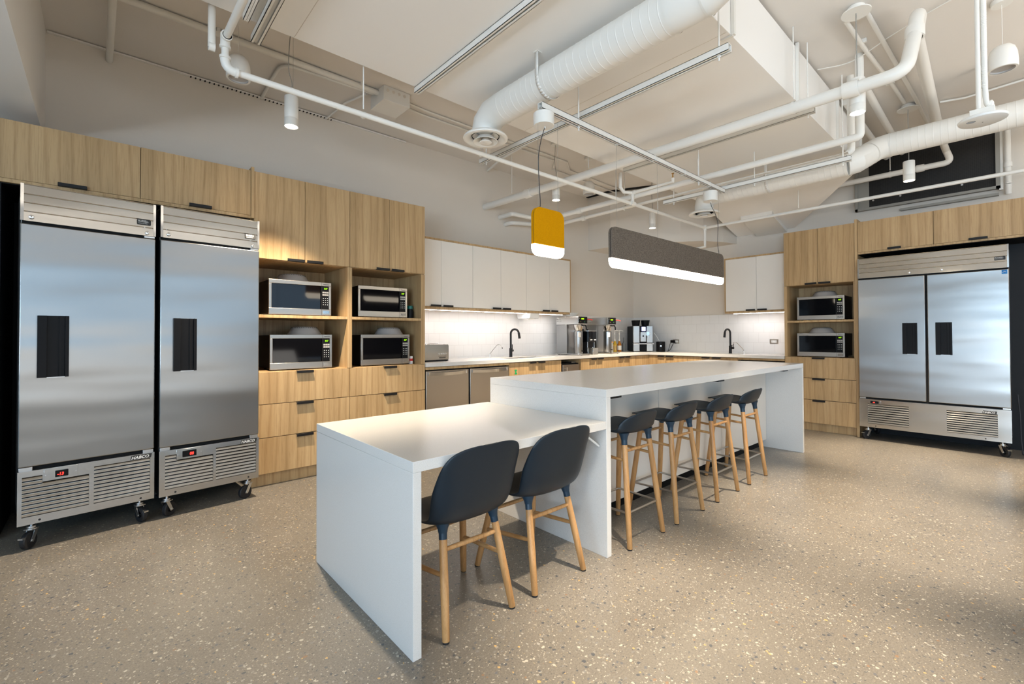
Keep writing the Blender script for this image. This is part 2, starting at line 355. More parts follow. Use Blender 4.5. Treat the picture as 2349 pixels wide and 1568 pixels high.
# ------------------------------------------------------------------ room shell
X0, Y0 = -4.5, -4.5
S(box('floor', 'floor', X0-.2, Y0-.2, -0.1, XW+.15, YW+.15, 0))
S(box('ceiling', 'ceiling', X0-.2, Y0-.2, CEIL, XW+.15, YW+.15, CEIL+0.1))
S(box('wall_left', 'wall', X0, YW, 0, XW+.15, YW+.15, CEIL))
S(box('wall_back', 'wall', XW, Y0, 0, XW+.15, YW, CEIL))
def window_wall(name, axis, c, spans, lo, hi, a0, a1):
    m = MB(); e = sorted(spans); prev = a0
    def bx(p, q, z0, z1):
        if axis == 'x': m.box(c-.15, p, z0, c, q, z1)
        else: m.box(p, c-.15, z0, q, c, z1)
    for s0, s1 in e:
        bx(prev, s0, 0, CEIL); bx(s0, s1, 0, lo); bx(s0, s1, hi, CEIL); prev = s1
    bx(prev, a1, 0, CEIL); S(m.build(name, 'wall_dark' if axis == 'y' else 'wall_mid', smooth=False))
    return e
wi = 1
for axis, c, spans, a0, a1, nm in (('x', X0, [(-4.1, -2.2), (-1.9, 0.1), (1.5, 2.7)], Y0, YW, 'wall_front'), ('y', Y0, [(-3.4, -1.0), (-0.6, 1.8), (2.2, 4.6)], X0, XW, 'wall_right')):
    for s0, s1 in window_wall(nm, axis, c, spans, 0.45 if axis == 'x' else 1.2, 2.65, a0, a1):
        LO = 0.45 if axis == 'x' else 1.2
        fr = MB()
        def bx(p, q, z0, z1, d0=0.02, d1=0.09):
            if axis == 'x': fr.box(c-d1, p, z0, c-d0, q, z1)
            else: fr.box(p, c-d1, z0, q, c-d0, z1)
        bx(s0, s0+.05, LO, 2.65); bx(s1-.05, s1, LO, 2.65); bx(s0, s1, LO, LO+.05); bx(s0, s1, 2.60, 2.65); bx((s0+s1)/2-.025, (s0+s1)/2+.025, LO, 2.65)
        w = fr.build('window_%d' % wi, 'handle', smooth=False); S(w); wi += 1
        g = MB()
        if axis == 'x': g.box(c-.06, s0+.05, LO+.05, c-.055, s1-.05, 2.6)
        else: g.box(s0+.05, c-.06, LO+.05, s1-.05, c-.055, 2.6)
        g.build('pane', 'clear', w, smooth=False)
# bulkheads
S(box('trim_1', 'white_paint', X0, -3.0, 2.655, -0.318, YW, CEIL))
t2 = MB()
poly = [(5.92, YW), (5.94, 4.32), (6.16, 3.82), (6.40, 3.39), (6.60, 3.14), (6.92, 2.99), (7.2, 2.91), (7.2, YW)]
t2.prism(poly, 'z', 2.60, CEIL); S(t2.build('trim_2', 'wall', smooth=False))
# tiled backsplashes
S(box('trim_3', 'tile_x', 2.47, YW-.012, CT, XW, YW, 1.528)); S(box('trim_4', 'tile_y', XW-.012, 2.11, CT, XW, YW-.012, 1.528))
# black lined refrigerator recesses
m = MB(); m.box(-2.6, 4.70, 0, 0.895, YW, 2.165); m.box(-0.50, 4.14, 0, -0.46, 4.70, 2.165); S(m.build('trim_5', 'black_paint', smooth=False))
m = MB(); m.box(7.16, -2.0, 0, XW, 1.31, 2.165); S(m.build('trim_6', 'dark_grey', smooth=False))
# slotted track where wall_left meets the ceiling
m = MB(); m.box(-0.31, 4.715, 3.44, 2.6, YW, 3.452); S(m.build('trim_7', 'white_metal', smooth=False))
m = MB(); x = 0.55
while x < 1.75:
    m.box(x, 4.712, 3.436, x+0.010, 4.738, 3.440); x += 0.034
S(m.build('trim_8', 'dark_void', smooth=False))

# ------------------------------------------------------------------ cabinet parts (local: x along the front, y = 0 front face, -y towards the room)
def tab_pull(x0, x1, z, parent, up_=True):
    """black tab pull hooked over the edge of a door or drawer"""
    m = MB(); s = 1 if up_ else -1
    m.box(x0, -0.024, z-0.001, x1, 0.002, z+0.003*s if up_ else z-0.004)
    a, b = (z-0.018, z+0.003) if up_ else (z-0.003, z+0.018)
    m.box(x0, -0.027, a, x1, -0.024, b)
    return m.build('handle', 'handle', parent, 0.0012)
def front(name, m, x0, z0, x1, z1, parent, pull=None, up_=True, g=0.0016):
    d = box(name, m, x0+g, -0.002, z0+g, x1-g, 0.017, z1-g, parent, 0.0008)
    if pull: tab_pull(pull[0], pull[1], (z1-g if up_ else z0+g), d, up_)
    return d
def tall_cabinet(label, w, group, tl=0.02, tr=0.02, hw=0.138, D=0.60):
    r = thing('tall_cabinet', label, 'cabinet', group=group)
    c = MB(); t_ = 0.02
    c.box(0, 0.0175, 0.10, tl, D, 2.55); c.box(w-tr, 0.0175, 0.10, w, D, 2.55)
    c.box(0, 0.0, 0.93, tl, 0.018, 1.848); c.box(w-tr, 0.0, 0.93, w, 0.018, 1.848)
    c.box(tl, 0.018, 0.91, w-tr, D, 0.93); c.box(tl, 0.018, 1.850, w-tr, D, 1.870); c.box(tl, 0.018, 2.53, w-tr, D, 2.55); c.box(tl, 0.018, 0.10, w-tr, D, 0.12)
    c.box(tl, D-.015, 0.93, w-tr, D-.001, 1.85)
    c.build('carcass', 'oak', r, 0.0008)
    box('shelf', 'oak', tl, 0.002, 1.372, w-tr, D-.016, 1.397, r, 0.0008)
    box('toe_kick', 'oak', 0, 0.055, 0, w, 0.075, 0.10, r)
    cx = w/2
    front('door', 'oak', 0, 1.852, cx, 2.55, r, (cx-0.008-hw, cx-0.008), False); front('door', 'oak', cx, 1.852, w, 2.55, r, (cx+0.010, cx+0.010+hw), False)
    for z0, z1 in ((0.667, 0.928), (0.396, 0.665), (0.105, 0.394)):
        front('drawer', 'oak', 0, z0, w, z1, r, (cx-0.068, cx+0.068), True)
    return r
place(tall_cabinet('tall oak cabinet with two microwaves beside the single-door refrigerators', 0.786, 'tall oak microwave cabinets', 0.03, 0.02), (0.907, 4.12, 0))
place(tall_cabinet('tall oak cabinet with two microwaves next to the stainless dishwashers', 0.788, 'tall oak microwave cabinets', 0.02, 0.045), (1.694, 4.12, 0))
place(tall_cabinet('tall oak cabinet with two microwaves beside the double-door refrigerator', 0.765, 'tall oak microwave cabinets', 0.032, 0.018, 0.13, 0.495), (6.70, 2.112, 0), -pi/2)
# end panel strips that rise a little above the runs
tag(box('cabinet_end_panel', 'oak', 0.885, 4.105, 2.165, 0.906, 4.72, 2.575), 'narrow oak end panel strip above the right single-door refrigerator', 'panel', 'oak end panels')
tag(box('cabinet_end_panel', 'oak', 6.685, 1.318, 0.0, 7.19, 1.345, 2.585), 'full-height oak end panel left of the double-door refrigerator', 'panel', 'oak end panels')
def overhead(label, w, group, hw, hc, D=0.58):
    r = thing('overhead_cabinet', label, 'cabinet', group=group)
    c = MB(); c.box(0, 0.0, 2.165, w, D, 2.188); c.box(0, 0.018, 2.188, 0.018, D, 2.55); c.box(w-.018, 0.018, 2.188, w, D, 2.55); c.box(.018, 0.018, 2.532, w-.018, D, 2.55); c.box(.018, D-.012, 2.188, w-.018, D, 2.532)
    c.build('carcass', 'oak', r); front('door', 'oak', 0, 2.188, w, 2.55, r, (hc-hw/2, hc+hw/2), False)
    box('underside_panel', 'black_paint', 0.0, .022, 2.160, w, D, 2.1645, r); return r
place(overhead('wide oak overhead cabinet above the left single-door refrigerator, under the white bulkhead', 0.686, 'oak cabinets over the refrigerators', 0.138, 0.345), (-0.490, 4.12, 0))
place(overhead('wide oak overhead cabinet above the right single-door refrigerator', 0.688, 'oak cabinets over the refrigerators', 0.142, 0.350), (0.197, 4.12, 0))
place(overhead('wide oak overhead cabinet over the left door of the double-door refrigerator', 0.668, 'oak cabinets over the refrigerators', 0.12, 0.340, .45), (6.70, 1.317, 0), -pi/2)
place(overhead('wide oak overhead cabinet over the right door of the double-door refrigerator', 0.68, 'oak cabinets over the refrigerators', 0.138, 0.338, .45), (6.70, 0.648, 0), -pi/2)
def wall_cabinet(label, w, split, z0, z1, D, hp, left=False, right=False, group='white wall cabinets'):
    r = thing('wall_cabinet', label, 'cabinet', group=group)
    c = MB(); a = 0.0; b = w
    c.box(0, 0, z1-.022, w, D, z1); c.box(0, 0, z0, w, D, z0+.026)
    if left: c.box(0, 0, z0+.026, .018, D, z1-.022); a = .018
    else: c.box(0, .018, z0+.026, .012, D, z1-.022)
    if right: c.box(w-.018, 0, z0+.026, w, D, z1-.022); b = w-.018
    else: c.box(w-.012, .018, z0+.026, w, D, z1-.022)
    c.box(.012, D-.01, z0+.026, w-.012, D, z1-.022)
    c.build('carcass', 'oak', r)
    front('door', 'laminate', a, z0+.028, split, z1-.022, r, (split-.014-hp, split-.014), False, 0.0014); front('door', 'laminate', split, z0+.028, b, z1-.022, r, (split+.014, split+.014+hp), False, 0.0014)
    return r
place(wall_cabinet('white two-door wall cabinet next to the tall oak cabinet', 0.810, 0.367, 1.518, 2.312, 0.355, 0.135), (2.482, 4.38, 0))
place(wall_cabinet('white two-door wall cabinet in the middle above the faucet', 0.878, 0.439, 1.518, 2.312, 0.355, 0.135), (3.293, 4.38, 0))
place(wall_cabinet('white two-door wall cabinet with an oak end beside the coffee brewers', 0.890, 0.440, 1.518, 2.312, 0.355, 0.14, right=True), (4.172, 4.38, 0))
place(wall_cabinet('white two-door wall cabinet on the back wall above the second faucet', 0.838, 0.445, 1.530, 2.337, 0.345, 0.125, left=True), (6.85, 2.952, 0), -pi/2)

# ------------------------------------------------------------------ base run
def base_cabinet(label, w, split, pulls, group='oak base cabinets'):
    r = thing('base_cabinet', label, 'cabinet', group=group); D = 0.46
    c = MB(); c.box(0, .018, .10, .018, D, .893); c.box(w-.018, .018, .10, w, D, .893); c.box(.018, .018, .10, w-.018, D, .118); c.box(.018, D-.012, .118, w-.018, D, .893); c.box(.018, .0185, .85, w-.018, .07, .893)
    c.build('carcass', 'oak', r); box('toe_kick', 'black_paint', 0, .055, 0, w, .07, .10, r)
    front('door', 'oak', 0, .105, split, .888, r, pulls[0]); front('door', 'oak', split, .105, w, .888, r, pulls[1]); return r
sinkcab = place(base_cabinet('oak base cabinet under the sink with a green apple core sticker', 0.925, 0.456, ((0.328, 0.438), (0.474, 0.60))), (3.635, 4.12, 0))
ap = []
for x, z in ((0, -.034), (.012, -.033), (.020, -.027), (.018, -.020), (.009, -.013), (.007, -.004), (.009, .006), (.017, .013), (.021, .020), (.017, .026), (.008, .024), (0.002, .024)):
    ap.append((x, z))
ap = ap + [(-x, z) for x, z in reversed(ap[1:])]
stk = MB(); stk.prism([(0.107+x*1.1, 0.780+z) for x, z in ap], 'y', -0.0028, -0.0022); stk.box(0.105, -0.0028, 0.803, 0.109, -0.0022, 0.816)
door0 = [c for c in sinkcab.children if c.name.startswith('door')][0]
so = stk.build('sticker', 'green', None, smooth=False, label='green apple core sticker'); so.parent = door0
place(base_cabinet('oak base cabinet right of the undercounter beverage cooler', 0.678, 0.345, ((0.205, 0.33), (0.36, 0.49))), (4.965, 4.12, 0))
place(base_cabinet('oak base cabinet below the second coffee brewer by the room corner', 0.655, 0.335, ((0.20, 0.325), (0.35, 0.48))), (5.645, 4.12, 0))
tag(box('corner_filler', 'oak', 6.302, 4.12, .105, 6.70, 4.138, .888), 'plain oak filler panel on the left side of the inside corner', 'panel', 'corner fillers')
tag(box('corner_filler', 'oak', 6.70, 4.098, .105, 6.718, 4.119, .888), 'narrow oak filler strip on the right side of the inside corner', 'panel', 'corner fillers')
place(base_cabinet('oak base cabinet below the espresso machine on the back run', 0.638, 0.275, ((0.145, 0.258), (0.292, 0.415))), (6.70, 4.097, 0), -pi/2)
place(base_cabinet('oak base cabinet under the second sink on the back run', 0.75, 0.372, ((0.232, 0.352), (0.392, 0.515))), (6.70, 3.458, 0), -pi/2)
tag(box('counter_rail', 'oak', 2.488, 4.12, .866, 3.632, 4.14, .893), 'thin oak rail above the two stainless dishwashers', 'rail', 'oak rails under the worktop')
tag(MB().box(6.70, 2.114, .866, 6.72, 2.706, .893).build('counter_rail', 'oak', smooth=False), 'thin oak rail above the dark gap beside the right tall cabinet', 'rail', 'oak rails under the worktop')
def dishwasher(label, w, m='steel_dark'):
    r = thing('dishwasher', label, 'dishwasher', group='undercounter dishwashers')
    box('body', 'black_plastic', .01, .035, .10, w-.01, .46, .862, r); box('door', m, .004, -0.004, .115, w-.004, .034, .852, r, 0.004)
    box('toe_kick', 'black_plastic', .01, .05, 0, w-.01, .065, .10, r)
    pts = []; n = 14
    for i in range(n+1):
        u = i/n; pts.append((.035+(w-.07)*u, -.012-.030*sin(pi*u), .823-.006*sin(pi*u)))
    h = MB(); 
    for i in range(n):
        a, b = pts[i], pts[i+1]
        h.add([(a[0], a[1], a[2]-.017), (b[0], b[1], b[2]-.017), (b[0], b[1], b[2]+.017), (a[0], a[1], a[2]+.017), (a[0], a[1]+.010, a[2]-.017), (b[0], b[1]+.010, b[2]-.017), (b[0], b[1]+.010, b[2]+.017), (a[0], a[1]+.010, a[2]+.017)],
              [(0,1,2,3),(4,7,6,5),(0,4,5,1),(3,2,6,7)])
    h.box(.03, -.016, .806, .045, .0, .840); h.box(w-.045, -.016, .806, w-.03, .0, .840)
    h.build('handle', 'steel_shiny', r); return r
place(dishwasher('stainless dishwasher next to the tall oak cabinet', 0.552), (2.488, 4.12, 0))
place(dishwasher('stainless dishwasher left of the cabinet with the green sticker', 0.578), (3.052, 4.12, 0))
place(dishwasher('dark undercounter dishwasher beside the right tall oak cabinet, mostly behind the island', 0.585), (6.71, 2.703, 0), -pi/2)
# beverage cooler
r = thing('beverage_cooler', 'undercounter steel cooler with a vertical bar handle in the base run', 'cooler', (4.60, 4.13, 0))
MB().box(4.575, 4.16, .05, 4.95, 4.58, .835).build('body', 'black_plastic', r, smooth=False)
MB().box(4.60, 4.128, .06, 4.945, 4.16, .822).build('door', 'steel_dark', r, .003)
MB().cyl((4.655, 4.10, .35), (4.655, 4.10, .79), .007).cyl((4.655, 4.10, .77), (4.655, 4.13, .77), .005).cyl((4.655, 4.10, .37), (4.655, 4.13, .37), .005).build('handle', 'chrome', r)
MB().box(4.86, 4.20, .835, 4.945, 4.30, .85).build('hinge_cover', 'zinc', r, smooth=False)

# worktop: L shaped with two sink openings
def worktop():
    z0, z1 = .897, CT; m = MB(); a = 4.10; b = 4.727
    sx0, sx1, sy0, sy1 = 3.72, 4.42, 4.20, 4.475
    m.box(2.484, a, z0, sx0, b, z1); m.box(sx1, a, z0, 6.675, b, z1); m.box(sx0, a, z0, sx1, sy0, z1); m.box(sx0, sy1, z0, sx1, b, z1)
    ty0, ty1, tx0, tx1 = 2.74, 3.36, 6.775, 7.0
    m.box(6.675, ty1, z0, 7.187, b, z1); m.box(6.675, 2.113, z0, 7.187, ty0, z1); m.box(6.675, ty0, z0, tx0, ty1, z1); m.box(tx1, ty0, z0, 7.187, ty1, z1)
    return m.build('countertop', 'quartz', None, smooth=False)
tag(worktop(), 'L-shaped white quartz worktop on the oak base cabinets, running round the room corner', 'countertop')
def sink(label, x0, y0, x1, y1):
    r = thing('sink', label, 'sink', ((x0+x1)/2, (y0+y1)/2, .73), 'undermount steel sinks')
    m = MB(); d = .003; zb = .74; z1 = .925
    m.box(x0, y0, zb, x1, y1, zb+d); m.box(x0, y0, zb, x0+d, y1, z1); m.box(x1-d, y0, zb, x1, y1, z1); m.box(x0, y0, zb, x1, y0+d, z1); m.box(x0, y1-d, zb, x1, y1, z1)
    m.build('basin', 'steel_int', r, smooth=False); MB().cyl(((x0+x1)/2, (y0+y1)/2, zb+d), ((x0+x1)/2, (y0+y1)/2, zb+d+.004), .04).build('drain', 'chrome', r)
sink('steel undermount sink in the left worktop run below the white cabinets', 3.7205, 4.2005, 4.4195, 4.4745); sink('steel undermount sink in the back worktop run beside the outlet', 6.7755, 2.7405, 6.9995, 3.3595)
# faucets (local: faces -y)
def faucet(label, rot, loc, mirror=1):
    r = thing('faucet', label, 'faucet', group='tall black faucets'); k = mirror
    MB().rev([(0, .024), (.006, .024), (.007, .021), (.115, .021), (.117, .019)], (0, 0, 0)).build('base', 'handle', r)
    pts = [(0, 0, .11), (0, 0, .29)] + arc((0, -.06, .305), .06, 0, pi*0.93, 12, (0, 1, 0), (0, 0, 1))
    MB().tube(pts, .0135, 12).build('spout', 'handle', r)
    e = Vector(pts[-1]); MB().cyl(e, e + Vector((0, -.012, -.075)), .0155, .0165, 14).build('spray_head', 'handle', r)
    MB().cyl((0, 0, .085), (k*.055, 0, .085), .0165).cyl((k*.045, 0, .09), (k*.052, 0.004, .165), .006, .005).build('lever', 'handle', r)
    return place(r, loc, rot)
faucet('matte black gooseneck faucet on the left worktop run below the white cabinets', 0.35, (4.02, 4.52, CT)); faucet('matte black gooseneck faucet on the back worktop run near the wall outlet', -pi/2-0.25, (7.04, 2.955, CT))
def water_tap(label, rot, loc):
    r = thing('filtered_water_tap', label, 'tap', group='slim chrome water taps')
    MB().rev([(0, .013), (.004, .013), (.005, .009), (.035, .009), (.037, .012), (.050, .012), (.052, .004)], (0, 0, 0)).build('base', 'chrome', r)
    MB().tube([(0, 0, .05), (0.0, -.03, .09), (0, -.085, .155)] + arc((0, -.112, .135), .033, radians(40), radians(150), 6, (0, 1, 0), (0, 0, 1)) + [(0, -.158, .128)], .0038, 8).build('spout', 'chrome', r)
    MB().box(-.028, -.006, .046, .012, .006, .052).build('lever', 'chrome', r, .002); MB().cyl((0, -.158, .13), (0, -.163, .116), .006).build('tip', 'handle', r)
    return place(r, loc, rot)
water_tap('slim chrome drinking water tap left of the left black faucet', radians(62), (3.70, 4.56, CT)); water_tap('slim chrome drinking water tap right of the back black faucet', -pi/2-1.0, (7.05, 2.765, CT))

# outlets
def outlet(label, rot, loc):
    r = thing('wall_outlet', label, 'outlet', group='steel wall outlets')
    MB().box(-.057, -.004, -.035, .057, 0, .035).build('cover_plate', 'steel_int', r, .002); MB().box(-.034, -.006, -.017, .034, -.003, .017).build('receptacle', 'white_plastic', r, .001)
    h = MB()
    for sx in (-.018, .018):
        h.box(sx-.006, -.0066, .002, sx-.004, -.0058, .010); h.box(sx+.004, -.0066, .002, sx+.006, -.0058, .010); h.box(sx-.002, -.0066, -.009, sx+.002, -.0058, -.005)
    h.build('slot', 'dark_ink', r, smooth=False); return place(r, loc, rot)
outlet('horizontal steel wall outlet on the tile near the right tall cabinet', -pi/2, (7.188, 2.402, 1.118)); outlet('horizontal steel wall outlet with black plugs behind the espresso machine', -pi/2, (7.188, 3.905, 1.108))

# LED strips
def led(label, x0, y0, x1, y1, z, p, size, rotz, group='under-cabinet light strips'):
    r = thing('light_strip', label, 'light', ((x0+x1)/2, (y0+y1)/2, z), group)
    MB().box(x0, y0, z-.006, x1, y1, z).build('diffuser', 'led_cool', r, smooth=False)
    MB().box(x0-.004, y0-.003, z-.003, x1+.004, y1+.003, z+.0015).build('channel', 'white_metal', r, smooth=False)
    l = bpy.data.lights.new('strip_light', 'AREA'); l.shape = 'RECTANGLE'; l.size = size; l.size_y = .015; l.energy = p; l.color = (1, .95, .95)
    o = bpy.data.objects.new('strip_light', l); COL.objects.link(o); o.parent = r; o.location = (0, 0, -.012); o.rotation_euler = (0, 0, rotz)
led('glowing light strip under the three left white wall cabinets', 2.49, 4.47, 4.98, 4.485, 1.516, 3.4, 2.45, 0)
led('glowing light strip under the white wall cabinet on the back wall', 6.935, 2.12, 6.95, 2.86, 1.528, 1.5, .72, pi/2)
# paper towel dispenser
r = thing('paper_towel_dispenser', 'small white paper towel dispenser hanging under the white wall cabinets', 'dispenser', (4.36, 4.55, 1.43))
MB().prism([(4.40, 1.517), (4.68, 1.517), (4.66, 1.45), (4.42, 1.447)], 'x', 4.27, 4.44).build('housing', 'white_plastic', r, .004)
MB().box(4.30, 4.47, 1.435, 4.41, 4.475, 1.449).build('paper', 'paper', r, smooth=False)

# ------------------------------------------------------------------ island and table
isl = thing('island_worktop', 'tall white quartz island top with waterfall ends behind the low table', 'countertop', (3.75, 2.04, 0))
MB().box(2.070, 1.54, .875, 5.43, 2.55, .92).build('top_slab', 'quartz', isl, .0015)
MB().box(2.070, 1.54, 0, 2.110, 2.55, .8748).build('end_panel', 'quartz', isl, .0015)
MB().box(5.392, 1.54, 0, 5.43, 2.55, .8748).build('end_panel', 'quartz', isl, .0015)
for x in (2.255, 3.65, 5.12):
    MB().prism([(x-.06, 1.60), (x+.045, 1.60), (x+.06, 1.615), (x+.06, 1.88), (x-.06, 1.88)], 'z', .851, .8745).build('support_bracket', 'handle', isl, smooth=False)
tb = thing('low_table', 'low white quartz table butting against the taller island, two chairs tucked in', 'table', (1.47, 2.05, 0))
MB().box(.875, 1.54, .703, 2.0692, 2.575, .745).build('table_top', 'quartz', tb, .0015)
MB().box(.875, 1.54, 0, .912, 2.575, .7024).build('end_panel', 'quartz', tb, .0015)
MB().tube([(2.060, 1.585, .605), (1.92, 1.585, .697)], .006, 6).build('corner_brace', 'white_plastic', tb)
for i, (x0, x1) in enumerate(((2.112, 3.20), (3.202, 4.29), (4.292, 5.39))):
    where = ('at the low table end', 'in the middle of the island', 'at the far end of the island')[i]
    r = thing('island_cabinet', 'plain warm white cabinet front under the island top, '+where, 'cabinet', ((x0+x1)/2, 2.2, 0), 'white island cabinets')
    MB().box(x0, 1.91, .08, x1, 2.545, .86).build('carcass', 'laminate', r, smooth=False)
    MB().box(x0+.0015, 1.89, .082, x1-.0015, 1.9095, .86).build('door', 'laminate', r, .0008)
    MB().box(x0, 1.945, 0, x1, 1.96, .08).build('toe_kick', 'black_paint', r, smooth=False)

# ------------------------------------------------------------------ chairs and stools (local: sitter faces +y)
def shell_mesh(prof, nv=16, power=2.3):
    pp = catmull([Vector((y, z, w)) for y, z, w, c in prof], 4); cc = catmull([Vector((c, 0, 0)) for y, z, w, c in prof], 4)
    m = MB(); vs = []; n = len(pp)
    for i, p in enumerate(pp):
        a = pp[max(i-1, 0)]; b = pp[min(i+1, n-1)]; ty, tz = b.x-a.x, b.y-a.y; L = sqrt(ty*ty+tz*tz) or 1
        ny, nz = (tz/L, -ty/L)          # towards the sitter
        for j in range(nv+1):
            v = -1+2*j/nv; e = cc[i].x*abs(v)**power
            vs.append((p.z*sin(v*pi/2*0.92)/sin(pi/2*0.92), p.x+ny*e, p.y+nz*e))
    fs = [(i*(nv+1)+j, i*(nv+1)+j+1, (i+1)*(nv+1)+j+1, (i+1)*(nv+1)+j) for i in range(n-1) for j in range(nv)]
    return m.add(vs, fs)
def leg_set(r, rear_f, front_f, rear_t, front_t, sock):
    legs = {}
    for k, (ft, tp) in enumerate(((rear_f, rear_t), (front_f, front_t))):
        for s in (-1, 1):
            a = Vector((s*ft[0], ft[1], 0)); b = Vector((s*tp[0], tp[1], tp[2])); L = (b-a).length; d = (b-a).normalized()
            t0 = 0.006/d.z; ts = (sock-0)/d.z
            lg = MB().rev([(t0, .0135), (t0+.002, .0150), (L*.45, .0175), (ts, .0165)], a, d, 20).build('leg', 'leg_oak', r)
            MB().rev([(0, .013), (t0, .0140)], a, d, 16).build('foot_pad', 'rubber', lg)
            MB().rev([(ts-.001, .0172), (ts+.028, .0176), (L-.020, .0185), (L-.004, .022), (L+.012, .029), (L+.018, .031)], a, d, 20).build('leg_socket', 'socket', lg)
            legs[(k, s)] = (a, d)
    return legs
def on_leg(l, z): return l[0] + l[1]*(z/l[1].z)
def stretcher(r, p, q, rr_=.0095):
    m = MB(); p = Vector(p); q = Vector(q); L = (q-p).length
    return m.rev([(0, rr_*.8), (L*.12, rr_), (L*.5, rr_*1.15), (L*.88, rr_), (L, rr_*.8)], p, q-p, 14).build('stretcher', 'leg_oak', r)
def chair(label):
    r = thing('dining_chair', label, 'chair', group='chairs at the low table')
    prof = [(.214, .418, .105, 0), (.205, .431, .165, .0), (.165, .441, .203, .004), (.06, .437, .215, .012), (-.04, .428, .218, .022), (-.115, .428, .214, .036), (-.168, .447, .212, .054), (-.205, .497, .214, .068), (-.228, .56, .215, .072), (-.245, .63, .210, .060), (-.258, .69, .203, .042), (-.266, .728, .186, .028), (-.270, .750, .163, .018), (-.272, .763, .130, .010), (-.273, .7695, .085, .004), (-.2735, .7715, .03, .0)]
    shell_mesh(prof).build('seat_shell', 'shell', r, solid=.007, sub=1)
    lg = leg_set(r, (.177, -.205), (.203, .205), (.135, -.118, .418), (.140, .125, .425), .375)
    stretcher(r, on_leg(lg[(0, -1)], .333), on_leg(lg[(0, 1)], .333))
    for s in (-1, 1): stretcher(r, on_leg(lg[(0, s)], .238), on_leg(lg[(1, s)], .200))
    stretcher(r, on_leg(lg[(1, -1)], .30), on_leg(lg[(1, 1)], .30))
    return r
c0 = place(chair('dark blue shell chair with oak legs at the near end of the low table'), (1.2035, 1.752, 0))
clone(c0, (1.695, 1.748, 0), 0, 'dark blue shell chair with oak legs, the one beside the island end panel')
def stool(label):
    r = thing('bar_stool', label, 'stool', group='bar stools at the island')
    prof = [(.192, .655, .085, 0), (.184, .664, .135, .0), (.150, .672, .168, .002), (.06, .660, .190, .010), (-.02, .644, .196, .018), (-.085, .636, .196, .030), (-.130, .645, .191, .044), (-.156, .676, .178, .056), (-.170, .708, .168, .048), (-.179, .735, .148, .032), (-.184, .753, .115, .016), (-.186, .762, .075, .006), (-.1865, .765, .025, 0)]
    shell_mesh(prof).build('seat_shell', 'shell', r, solid=.007, sub=1)
    lg = leg_set(r, (.178, -.174), (.200, .174), (.127, -.105, .625), (.130, .105, .645), .578)
    stretcher(r, on_leg(lg[(0, -1)], .540), on_leg(lg[(0, 1)], .540), .0085); stretcher(r, on_leg(lg[(1, -1)], .540), on_leg(lg[(1, 1)], .540), .0085)
    for s in (-1, 1): stretcher(r, on_leg(lg[(0, s)], .487), on_leg(lg[(1, s)], .500), .0085)
    c = [on_leg(lg[(0, -1)], .195), on_leg(lg[(0, 1)], .195), on_leg(lg[(1, 1)], .195), on_leg(lg[(1, -1)], .195)]
    c = [Vector((p.x*.96, p.y*.96, p.z)) for p in c]
    fr = MB()
    for i in range(4): fr.tube([c[i], c[(i+1) % 4]], .0068, 10)
    fr.build('footrest', 'steel_int', r); return r
s0 = place(stool('dark shell bar stool nearest the low table, first in the row'), (2.419, 1.684, 0))
clone(s0, (2.945, 1.684, 0), 0, 'dark shell bar stool second in the row from the low table')
clone(s0, (3.528, 1.684, 0), 0, 'dark shell bar stool third in the row, next to the farthest one')
clone(s0, (4.109, 1.684, 0), 0, 'dark shell bar stool farthest along the island')

# ------------------------------------------------------------------ refrigerators (local: front faces -y, x from 0 to w)
def caster(parent, x, y, swivel, R=.048, brake=False):
    m = MB(); m.rev([(0, .030), (.006, .030), (.008, .022), (.018, .022)], (x, y, R*2+.012), (0, 0, 1), 18).cyl((x, y, R*2+.02), (x, y, .15), .008)
    M_ = Matrix.Translation((x, y, 0)) @ Matrix.Rotation(swivel, 4, 'Z')
    fk = MB()
    for s in (-1, 1): fk.prism([(.0, R*2+.014), (.026, R*2+.014), (-.012, R-.012), (-.032, R-.006)], 'y', s*.018, s*.021)
    fk.box(-.026, -.021, R*2+.010, .026, .021, R*2+.014); fk.cyl((-.020, -.025, R), (-.020, .025, R), .006, n=12)
    if brake: fk.box(-.075, -.012, R+.022, -.045, .012, R+.030)
    fk.xf(M_)
    wl = MB().rev([(-.014, R*.72), (-.014, R*.9), (-.009, R), (.009, R), (.014, R*.9), (.014, R*.72), (.011, R*.45), (-.011, R*.45)], (-.020, 0, R), (0, 1, 0), 26, caps=True).xf(M_)
    c = m.build('caster', 'zinc', parent); fk.build('fork', 'zinc', c); wl.build('wheel', 'rubber', c); return c
def louvre(parent, x0, x1, z0, z1, n, cut=None):
    m = MB(); h = (z1-z0)/n
    for i in range(n):
        z = z0+i*h; a = x0
        if cut and z+h > cut[1]: 
            if cut[0] >= x1: continue
            b = cut[0]
        else: b = x1
        m.add([(a, -.001, z+h*.18), (b, -.001, z+h*.18), (b, .012, z+h*1.05), (a, .012, z+h*1.05), (a, .002, z+h*.10), (b, .002, z+h*.10), (b, .015, z+h*.97), (a, .015, z+h*.97)],
              [(0,1,2,3),(7,6,5,4),(0,4,5,1),(1,5,6,2),(2,6,7,3),(3,7,4,0)])
    m.build('louvre', 'steel_shiny', parent, smooth=False)
    MB().box(x0, .016, z0, x1, .018, z1).build('louvre_backing', 'dark_void', parent, smooth=False)
def badge(parent, x0, z0, x1, z1):
    b = MB().prism(rr(x0, z0, x1, z1, .003, 3), 'y', -.0035, -.001).build('badge', 'dark_ink', parent)
    text('lettering', 'RUSSELL', .019, (x0+.004, -.0036, z0+.015), 'white_ink', b, sx=(x1-x0-.008)/.074*.92, ext=.0003)
    text('lettering', 'Commercial Series', .0085, (x0+.005, -.0036, z0+.005), 'white_ink', b, sx=.72*(x1-x0)/.07, ext=.0002)
